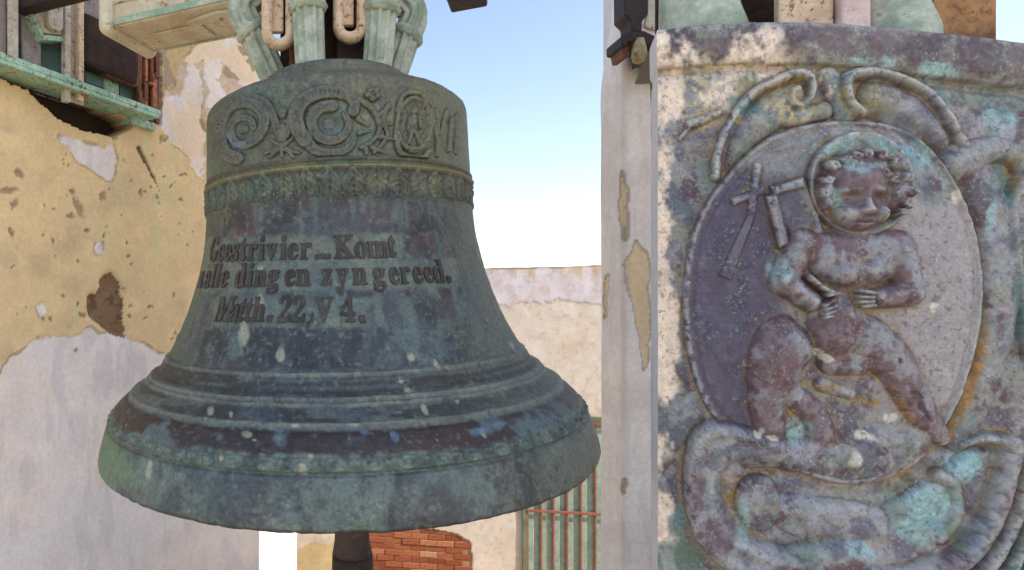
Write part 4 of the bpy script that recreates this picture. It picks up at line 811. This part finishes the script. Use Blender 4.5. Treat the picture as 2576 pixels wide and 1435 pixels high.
# oval medallion plate
oval = [(460,303),(560,312),(650,352),(728,445),(782,570),(803,700),(793,840),(757,975),(700,1085),(622,1162),(545,1203),(470,1216),(395,1200),(310,1165),(225,1120),(150,1060),(105,985),(76,880),(66,760),(76,640),(112,530),(190,420),(280,346),(375,314)]
OS = np.array([(p.x, p.y) for p in spline([(x, y, 0) for x, y in oval + oval[:1]], 6)][:-1])
inside = inpoly(X, Y, [tuple(p) for p in OS]); dist = np.full(X.shape, 1e9)
for k in range(len(OS)):
    a, b = OS[k], OS[(k+1) % len(OS)]; dx, dy = b - a; t = np.clip(((X-a[0])*dx + (Y-a[1])*dy)/(dx*dx + dy*dy + 1e-9), 0, 1); dist = np.minimum(dist, np.hypot(X-a[0]-t*dx, Y-a[1]-t*dy))
sdo = np.where(inside, dist, -dist)
ellr = np.hypot((X-435)/370, (Y-760)/455)
plate = np.where(sdo > 0, 22*np.sqrt(np.clip(sdo/14, 0, 1)) + 4*np.exp(-((sdo-7)/6)**2) + 6*np.clip(1 - ellr**2, 0, 1) - 4*np.exp(-((sdo-24)/9)**2), sdo*3) + 3*w1 + 2*w2
# scrollwork round the plate
def fill(pts, H, k=4): m = blur(inpoly(X + 8*w2, Y + 8*w2, pts).astype(float), k); return -24 + (H + 24)*m
S_ul = SM(12, fill([(148,450),(156,380),(186,312),(240,248),(310,208),(372,196),(392,230),(380,280),(300,330),(200,420)], 25, 9), ch([(148,445),(158,380),(185,315),(235,246),(305,205),(362,190),(384,215),(380,250),(356,272),(336,262),(336,238),(350,230)], 15, 11, 29, 28), cap((330,300),(420,280),24,24,18))
S_ur = SM(12, fill([(500,205),(560,195),(640,235),(715,315),(750,375),(700,400),(640,345),(560,300),(490,290),(500,250)], 26, 9), ch([(752,372),(712,300),(660,240),(596,206),(530,190),(482,196),(468,222),(474,262),(500,290)], 15, 16, 29, 34), el((628,300), 84, 66, 20, .6), ch([(430,196),(452,236),(470,290)], 28, 30, 16, 18), ch([(500,288),(540,276),(566,230)], 16, 8, 14, 6))
S_ul2 = SM(4, cap((84,316), (158,286), 13, 9, 15), ch([(60,350),(100,310),(160,286)], 7, 5, 12))
S_r = SM(20, ch([(742,420),(790,388),(850,378),(900,400),(915,440),(900,480)], 40, 22, 27, 18), ch([(752,410),(800,470),(836,560),(852,680),(848,800),(822,920),(780,1030),(750,1090)], 56, 44, 25, 18), ch([(915,440),(880,520),(886,640),(910,760),(930,900)], 14, 12, 20, 16))
S_ll = SM(14, fill([(120,1050),(84,1090),(66,1160),(66,1250),(88,1330),(130,1395),(200,1450),(430,1470),(430,1390),(330,1376),(250,1350),(205,1325),(170,1270),(162,1200),(182,1160),(240,1150),(330,1185),(420,1190),(400,1130),(300,1090),(220,1060)], 32, 7), ch([(300,1110),(225,1085),(150,1076),(108,1110),(96,1180),(100,1270),(126,1342),(180,1400),(260,1430),(380,1440)], 26, 30, 36, 36), ch([(240,1130),(330,1135),(410,1160)], 46, 34, 26, 18), el((256,1262), 60, 74, 16, -.2), ch([(140,1180),(134,1260),(160,1330),(220,1370)], 12, 14, 22, 20))
S_lr = SM(16, fill([(560,1260),(640,1215),(720,1160),(770,1110),(860,1104),(850,1180),(820,1280),(770,1360),(700,1410),(600,1410),(540,1340)], 12, 8), ch([(862,1108),(846,1180),(822,1262),(784,1340),(730,1398),(640,1430),(520,1436)], 24, 40, 36, 34), ch([(905,1130),(900,1210),(872,1300),(826,1390),(780,1450)], 20, 22, 26, 26), ch([(945,1160),(940,1240),(912,1330),(870,1420)], 16, 18, 22, 22), ch([(750,1110),(800,1096),(862,1104)], 14, 18, 20, 26), ch([(1000,1200),(970,1320),(920,1440)], 22, 22, 20, 20), ch([(700,1190),(735,1220),(742,1290),(700,1350)], 18, 14, 18, 12))
S_b = SM(20, el((450,1310), 170, 60, 18, .12), el((470,1405), 190, 54, 30), el((575,1350), 90, 40, 20, .45), el((350,1270), 70, 30, 12, .2))
S_r, S_ll, S_lr, S_b = [np.where(q_ > 0, q_*f_, q_) for q_, f_ in ((S_r, 1.05), (S_ll, 1.15), (S_lr, 1.2), (S_b, 1.0))]
scrolls = [S_ul, S_ur, S_ul2, S_r, S_ll, S_lr, S_b]
# child in relief, halo, cross and tablet (all above the plate)
halo_d = np.hypot((X-490)/1.0, (Y-470)/1.04)
halo = np.where(halo_d < 127, 30 + 15*np.clip(halo_d/122, 0, 1)**3 - 22*np.clip((halo_d-117)/10, 0, 1)**2, 23 - (halo_d-127)*3.0)
def bar(a, b, w0, w1_, H):
    dx, dy = b[0]-a[0], b[1]-a[1]; L = math.hypot(dx, dy); t = ((X-a[0])*dx + (Y-a[1])*dy)/L; n_ = np.abs((X-a[0])*dy - (Y-a[1])*dx)/L
    w = w0 + (w1_-w0)*np.clip(t/L, 0, 1); d = np.minimum(np.minimum(w - n_, t), L - t)
    return np.where(d > 0, H - 6*np.clip(1 - d/5, 0, 1)**2, H + d*4)
cross = MX(bar((249,418), (233,545), 9, 9, 40), bar((188,512), (264,483), 9, 9, 40), bar((236,540), (170,700), 10, 17, 34), cap((300,570),(330,690), 8, 8, 36))
tablet = MX(bar((280,500), (310,622), 11, 11, 54), bar((318,478), (374,616), 44, 38, 47), bar((284,488), (354,468), 11, 11, 54))
ground_r = SM(10, el((520,1120), 190, 96, 34, -.1), el((480,1147), 32, 28, 44), cap((420,1150), (620,1100), 50, 40, 32), el((640,1085), 60, 40, 36, -.4), el((330,1128), 110, 44, 36)) 
Fz = SM(18, el((470,665), 104, 104, 64), el((438,812), 82, 96, 74), cap((358,618), (584,626), 50, 52, 60, 62), cap((478,570), (475,610), 46, 54, 52), el((412,655), 56, 52, 68), el((535,664), 58, 54, 68))
Fz = SM(14, Fz, cap((352,612), (308,708), 48, 40, 72, 74), cap((308,708), (374,758), 40, 30, 76, 82), cap((588,642), (608,730), 48, 40, 70, 74), cap((608,738), (520,748), 38, 30, 76, 84))
Fz = SM(14, Fz, el((292,905), 76, 130, 78, .18), ch([(330,870),(286,940),(268,1010),(280,1060)], 62, 44, 72, 58), cap((270,1050), (292,1088), 40, 28, 52, 44), ch([(330,985),(380,1030),(402,1075)], 40, 40, 50, 56), cap((402,1080), (366,1138), 38, 26, 56, 46))
Fz = SM(14, Fz, ch([(506,850),(566,900),(604,960),(640,1030),(672,1072)], 68, 38, 70, 50), cap((668,1070), (696,1094), 32, 22, 48, 40), cap((425,902), (490,912), 44, 34, 66, 58), el((428,838), 60, 66, 84, .1), cap((400,960), (470,985), 28, 24, 46, 40))
Fz = SM(10, Fz, el((447,690), 50, 42, 80), el((512,680), 40, 40, 82), ch([(366,700),(392,722),(420,738)], 12, 14, 78))
for a, b in (((392,766),(416,752)),((394,776),(420,766)),((394,786),(418,779)),((394,794),(410,792))): Fz = SM(3, Fz, cap(a, b, 10, 8, 91, 88))
for a, b in (((502,736),(476,731)),((500,746),(472,745)),((500,756),(474,757)),((504,765),(482,768))): Fz = SM(3, Fz, cap(a, b, 10, 8, 91, 88))
Fz = SM(3, Fz, cap((402,742), (424,736), 9, 7, 90))
for a in ((350,1140),(360,1148),(372,1150)): Fz = SM(4, Fz, el(a, 11, 10, 48))
head = SM(14, el((480,500), 84, 90, 100), el((480,462), 92, 74, 94), el((478,552), 60, 40, 100), el((446,545), 34, 32, 96), el((516,545), 34, 32, 96))
def bp(c, rx, ry, H, rot=0):
    a, b = math.cos(rot), math.sin(rot); dx, dy = X-c[0], Y-c[1]; return H*np.exp(-(((dx*a+dy*b)/rx)**2 + ((-dx*b+dy*a)/ry)**2))
face = (bp((447,510), 21, 12, -20) + bp((516,510), 21, 12, -20) + bp((447,512), 12, 7, 9) + bp((516,512), 12, 7, 9) + bp((446,491), 24, 7, 5, -.1) + bp((518,491), 24, 7, 5, .1)
  + bp((482,520), 10, 22, 9) + bp((482,538), 13, 9, 13) + bp((468,541), 7, 6, 5) + bp((496,541), 7, 6, 5) + bp((442,546), 24, 20, 7) + bp((520,546), 24, 20, 7)
  + bp((481,555), 16, 4, -4) + bp((481,561), 15, 5, 8) + bp((481,567), 19, 3, -7) + bp((481,573), 13, 4.5, 6) + bp((480,589), 18, 9, 7) + bp((481,455), 46, 28, 6))
head = head + np.where(head > 20, face*1.55, 0)
hair = SM(12, el((482,434), 98, 50, 90), el((402,490), 26, 58, 84), el((566,486), 42, 66, 86))
for k, (x, y, r) in enumerate(((400,462,22),(396,494,20),(402,524,18),(412,434,24),(436,414,24),(464,404,24),(494,404,24),(524,412,24),(552,430,26),(574,458,26),(588,490,24),(584,520,22),(566,546,19),(452,430,20),(490,430,20),(530,446,22),(562,500,20),(550,470,20))):
    hair = SM(9, hair, el((x, y), r, r*.62, 91, k*1.3), ch([(x + r*.5*math.cos(k*1.3+t), y + r*.5*math.sin(k*1.3+t)) for t in (0, 1.2, 2.4)], r*.44, r*.38, 91))
hair = hair + 5*(fbm(nz, 1/7., 2, 140) - .5)
Fz = SM(8, Fz, head, hair)
Fz = Fz + bp((455,905), 30, 8, -6) + bp((440,838), 7, 7, -6) + 1.5*w2
Fz = np.where(Fz > 0, 18 + (Fz - 18)*.70, Fz); cross = np.where(cross > 0, cross*.85, cross); tablet = np.where(tablet > 0, tablet*.85, tablet)
H0 = base.copy(); comp = base.copy(); layers = []
for sct in scrolls: layers.append(['scroll', sct + 1.5*w2 + 2*w1, comp.copy()]); comp = np.maximum(comp, layers[-1][1])
layers.append(['medallion', plate, comp.copy()]); comp = np.maximum(comp, plate)
layers.append(['halo', halo + 2*w2, comp.copy()]); comp = np.maximum(comp, layers[-1][1])
layers.append(['hillock', np.where(sdo > -2, ground_r + 4*w2 + 2*w1, -99), comp.copy()]); comp = np.maximum(comp, layers[-1][1])
layers.append(['cross', cross + w2, comp.copy()]); comp = np.maximum(comp, layers[-1][1])
layers.append(['tablet', tablet + w2, comp.copy()]); comp = np.maximum(comp, layers[-1][1])
layers.append(['child_relief', Fz, comp.copy()]); comp = np.maximum(comp, Fz)

# stains and painted relief shade: one picture of colours for the whole section
K = 1.08
C = lambda r, g, b: lin(r, g, b, K)
nA = fbm(nz, 1/130., 4, 120); nB = fbm(nz, 1/42., 4, 121); nC = fbm(nz, 1/14., 4, 122); nD = fbm(nz, 1/5., 3, 123); nS = fbm(nz*np.array([1, .35, 1]), 1/24., 4, 124)
c = np.broadcast_to(C(136, 134, 124), X.shape + (3,)).copy()
c = mixc(c, C(112, 128, 122), ss(.42, .66, fbm(nz, 1/75., 4, 132))*.8); c = mixc(c, C(92, 74, 82), ss(.52, .68, nB)); c = mixc(c, C(158, 154, 154), ss(.5, .75, nA)*.55); c = mixc(c, C(150, 150, 158), ss(.5, .8, fbm(nz, 1/26., 4, 131))*.6); c = mixc(c, C(88, 88, 104), ss(.55, .75, fbm(nz, 1/55., 4, 125))*.7)
soft = lambda x0, x1, y0, y1, f=40: ss(x0-f, x0+f, X+50*w1)*ss(x1+f, x1-f, X+50*w1)*ss(y0-f, y0+f, Y+50*w1)*ss(y1+f, y1-f, Y+50*w1)
pl = ss(0, 6, sdo)
dk = pl*soft(60, 330, 440, 1080); c = mixc(c, C(84, 74, 94), dk*.9); c = mixc(c, C(70, 70, 88), dk*ss(.5, .7, nB)*.8)
c = mixc(c, C(160, 152, 152), pl*soft(570, 800, 500, 1080)*.85); c = mixc(c, C(138, 136, 134), pl*soft(150, 420, 300, 430)*.7)
fig = ss(-2, 4, Fz - np.where(layers[-1][2] > -50, layers[-1][2], 0))
c = mixc(c, C(108, 86, 92), fig*.9); c = mixc(c, C(98, 72, 78), fig*ss(.5, .68, nB)*.8); c = mixc(c, C(152, 156, 160), fig*ss(.48, .78, fbm(nz, 1/34., 4, 133))*.6)
fm = np.clip(1.6 - 1.3*np.hypot((X-481)/74, (Y-522)/70), 0, 1); c = mixc(c, C(122, 104, 108), fm*.8); c = mixc(c, C(150, 160, 156), blobs([(440,548,20,24,0),(424,520,16,40,0),(520,548,16,18,0),(481,536,8,14,0)], X, Y)*.55)
bb = lambda L: blobs(L, X + 30*w1 + 14*w2, Y + 30*w1 + 14*w2)
c = mixc(c, C(104, 74, 80), bb([(425,835,46,60,0),(300,930,40,90,.3),(486,478,34,24,0),(590,1000,20,70,-.5),(540,740,50,24,0)])*.75)
rim = ss(1.05, .9, tr); c = mixc(c, mixc(np.broadcast_to(C(112, 98, 100), c.shape), C(132, 130, 122), ss(.45, .7, nB)), rim*.9); c = mixc(c, C(86, 72, 80), rim*ss(.52, .66, nA)*.8)
c = mixc(c, C(128, 138, 122), ss(.8, 1.0, tr)*ss(1.6, 1.2, tr)*ss(-50, 100, X)*.6*ss(.3, .6, nB))
# cream paint left on the far left and top left
crm = ss(.44, .66, fbm(nz*np.array([1, .6, 1]), 1/48., 5, 126)*.55 + nC*.15 + .42*(1 - ss(10, 84, X))*(Y > 170) + .30*soft(-50, 330, 60, 300, 50)*(1 - pl) - .10)
zone = np.clip((1 - ss(50, 120, X)) + soft(-50, 330, 60, 300, 50), 0, 1)*(1 - pl)*(1 - ss(-3, 4, MX(S_ul, S_ll) - base)*.75)
crm2 = crm*zone; c = mixc(c, C(238, 216, 194), crm2); c = mixc(c, C(206, 190, 142), (1-pl)*ss(.35, .65, nC)*(1-crm2)*soft(-40, 360, 150, 310)*.75); c = mixc(c, C(170, 166, 120), (1-pl)*soft(360, 560, 190, 300)*ss(.4,.7,nB)*.6)
c = mixc(c, C(226, 200, 178), ss(.45, .6, nC)*bb([(412,205,30,26,0),(438,235,14,26,0)])*.9)
c = mixc(c, C(150, 140, 104), bb([(395,262,30,22,0),(520,250,34,44,0),(250,240,70,30,.6),(320,235,40,30,0)])*.7)
# turquoise bloom
tq = bb([(440,375,60,20,-.3),(540,372,52,22,.5),(416,500,20,56,0),(640,400,40,34,.6),(862,300,50,46,.6),(478,200,26,18,0),(455,430,50,16,0),(500,425,40,14,0),(680,1275,72,70,.4),(640,1330,52,30,0),(760,1160,40,52,.3),(300,690,26,40,0),(345,1080,40,36,0),(700,190,60,22,.2),(540,165,60,14,.1),(500,1380,34,26,0),(820,560,14,60,0),(215,1300,20,60,0)])
c = mixc(c, C(142, 184, 184), tq*ss(.15, .65, .6*nB + .4*nC)*.75); c = mixc(c, C(170, 196, 194), tq*ss(.5, .8, nD)*.4); c = mixc(c, C(96, 140, 158), bb([(612,400,46,20,.6),(695,1310,36,20,0),(560,378,30,12,.4)])*.6)
# ochre iron stain lying in the joints
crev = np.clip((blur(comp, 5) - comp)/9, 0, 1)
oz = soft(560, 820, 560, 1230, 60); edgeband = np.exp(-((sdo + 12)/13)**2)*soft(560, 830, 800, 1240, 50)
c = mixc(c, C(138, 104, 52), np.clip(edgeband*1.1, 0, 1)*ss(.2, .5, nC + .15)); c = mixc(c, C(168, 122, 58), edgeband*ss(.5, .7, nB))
c = mixc(c, C(70, 54, 58), np.clip((blur(comp, 3) - comp)/5, 0, 1)*ss(.35, .6, fbm(nz, 1/50., 3, 134))*.8); c = mixc(c, C(170, 142, 98), crev*(.25 + .5*ss(.4, .7, nB))); c = mixc(c, C(150, 110, 58), crev*soft(420, 700, 760, 1110, 60)*.8)  # dark relief shade painted into the hollows, then ochre stain in the joints
c = mixc(c, C(146, 116, 62), bb([(885,450,22,60,0),(190,1240,26,70,0),(868,1230,14,80,.3),(410,970,50,16,0),(500,1000,40,14,0),(920,1300,14,60,.4),(345,1050,20,20,0),(600,1020,10,60,-.5)])*ss(.3, .55, nC)*.85)
c = mixc(c, C(88, 62, 76), bb([(420,1420,150,26,0),(700,1400,60,30,-.4),(150,1330,40,60,.2),(100,1230,24,70,0),(840,1240,16,80,.3)])*.8); c = mixc(c, C(96, 126, 124), bb([(860,470,30,60,0),(900,760,40,90,0),(230,280,60,30,.5),(700,240,50,24,.5),(60,1420,70,60,0),(930,1420,70,60,0),(60,1320,30,50,0)])*.8); c = mixc(c, C(166, 160, 172), bb([(170,1180,40,60,.3),(330,1120,90,24,0),(470,1290,90,30,0),(840,640,24,160,0),(850,330,60,40,0)])*ss(.3,.6,nB)*.6)
c = mixc(c, C(96, 108, 82), bb([(600,1215,60,18,-.4),(890,1390,60,30,0),(90,1400,40,40,0),(730,1330,20,40,0)])*.6)
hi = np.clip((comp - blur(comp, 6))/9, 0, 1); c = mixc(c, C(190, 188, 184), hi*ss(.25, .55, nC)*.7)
c = mixc(c, C(186, 192, 190), ss(.66, .9, nD)*ss(.4, .65, nB)*.4); c = mixc(c, C(212, 206, 186), bb([(568,1042,22,16,0),(510,1098,24,14,0),(478,1148,22,24,0),(395,886,12,12,0),(240,1068,16,14,0),(275,1085,12,9,0),(668,765,14,16,0),(730,500,16,20,-.5)])*.75)
c = mixc(c, C(66, 48, 54), bb([(622,990,9,12,0),(632,1018,9,20,-.4),(574,903,7,10,0)])*.9); c = mixc(c, C(84, 66, 74), ss(.70, .8, fbm(nz, 1/9., 3, 130))*.5)
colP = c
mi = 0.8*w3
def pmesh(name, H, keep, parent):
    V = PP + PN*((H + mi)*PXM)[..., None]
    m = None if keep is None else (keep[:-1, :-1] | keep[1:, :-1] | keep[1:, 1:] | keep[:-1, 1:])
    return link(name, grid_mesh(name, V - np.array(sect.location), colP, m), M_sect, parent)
o_, _ = pray(np.array([2100.]), np.array([1500.])); sect = empty('bell_section', Vector(o_[0]) - Vector((0, 0, .0)), label='close bronze bell wall with oval relief of a haloed child, far right', cat='bell')
pmesh('wall', base, None, sect)
medal = None
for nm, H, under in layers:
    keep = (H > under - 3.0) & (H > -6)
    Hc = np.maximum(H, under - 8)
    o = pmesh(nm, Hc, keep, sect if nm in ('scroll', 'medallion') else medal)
    if nm == 'medallion': medal = o
# thickness: sides, back and shoulder of the cast section
Vb = PP + PN*((base + mi)*PXM)[..., None] - np.array(sect.location)
def strip_mesh(name, line, off, colr, mat):
    A = line; Bk = line + off; n_ = len(A); q_ = [(i, i+1, n_+i+1, n_+i) for i in range(n_-1)]
    return link(name, mesh_np(name, np.concatenate([A, Bk]), q_, np.broadcast_to(colr, (2*n_, 3))), mat, sect)
inw = np.array([math.sin(PSI), math.cos(PSI), 0]) * .07
strip_mesh('edge', Vb[:, 0], np.broadcast_to(inw, Vb[:, 0].shape), C(240, 238, 232), M_white); strip_mesh('edge', Vb[::-1, -1], np.broadcast_to(inw, Vb[:, 0].shape), C(120, 110, 108), M_sect)
back = np.stack([Vb[::40, ::20] + inw]).squeeze(0); link('back', grid_mesh('back', back, np.broadcast_to(C(100, 96, 92), back.shape), flip=True), M_sect, sect)
tl = Vb[0]; sh = np.stack([tl, tl + inw*.3 + [0, 0, .004], tl + inw*2.2 + [0, 0, .008], tl + inw*4.2 + [0, 0, .01]])
link('shoulder', grid_mesh('shoulder', sh, np.broadcast_to(C(112, 104, 100), sh.shape)), M_sect, sect)
bl_ = Vb[-1, ::6]; bz = .932; dn = bl_.copy(); dn[:, 2] = bz - sect.location.z
lowv = np.stack([bl_, dn, dn + inw, bl_ + inw]); link('lower_wall', grid_mesh('lower_wall', lowv, np.broadcast_to(C(112, 108, 106), lowv.shape)), M_sect, sect)
def behind(u, v, k):                      # a point k metres behind the rim
    p, n_ = pray(np.array([float(u)]), np.array([float(v)])); return Vector(p[0] - n_[0]*k) - sect.location
def lump(name, u0, u1, v0, k, rad, mat, round_top=False, dome=0):
    a, b = behind(u0, v0 + 60, k), behind(u1, v0 + 60, k); m = (a + b)/2; w = (b - a).length/2; bm = bmesh.new()
    if rad: add_tube(bm, [m + Vector((0, 0, -.02)), m + Vector((0, 0, .02)), m + Vector((0, 0, .05)), m + Vector((0, .01, .09)), m + Vector((0, .02, .2))], [w*.96, w, w*.98, w*.9, w*.8], 40, 10, .03)
    else:
        d = (b - a).normalized(); n_ = Vector((-d.y, d.x, 0)); M_ = Matrix(((d.x, n_.x, 0, m.x), (d.y, n_.y, 0, m.y), (0, 0, 1, m.z), (0, 0, 0, 1))); add_box(bm, (-w, -.012, -.03), (w, .012, .24), M_)
    return bm_obj(name, bm, mat, sect, .004, bool(rad))
lump('crown_loop', 1640, 1915, 60, .085, True, M_canon); lump('crown_loop', 2247, 2459, 85, .06, True, M_canon)
lump('strap', 1984, 2146, 60, .06, False, M_crust); lump('strap', 2152, 2240, 60, .05, False, mat_paint('rose_paint', lin(228, 204, 196), lin(220, 192, 184), .1, .2, 1.6)); 
lump('timber_bearer', 1600, 2330, 60, .17, False, M_dark); lump('timber_bearer', 2462, 2659, 84, .078, False, mat_paint('tan_rust', lin(176, 130, 84), lin(96, 60, 40), .3, .3, 1.2))
p0 = np.array(sect.location)
pb = bmesh.new(); MX_ = Matrix.Rotation(-PSI, 4, 'Z'); ctr = Vector((c0[0] + .1, c0[1] + .02, 0))
zt = .93
Mpl = Matrix.Translation((ctr.x, ctr.y, 0)) @ MX_
add_box(pb, (-.36, -.14, .004), (.34, .26, zt), Mpl)
props(bm_obj('plinth', pb, M_white, None, .01), 'low white plastered plinth under the close bell wall', 'plinth')
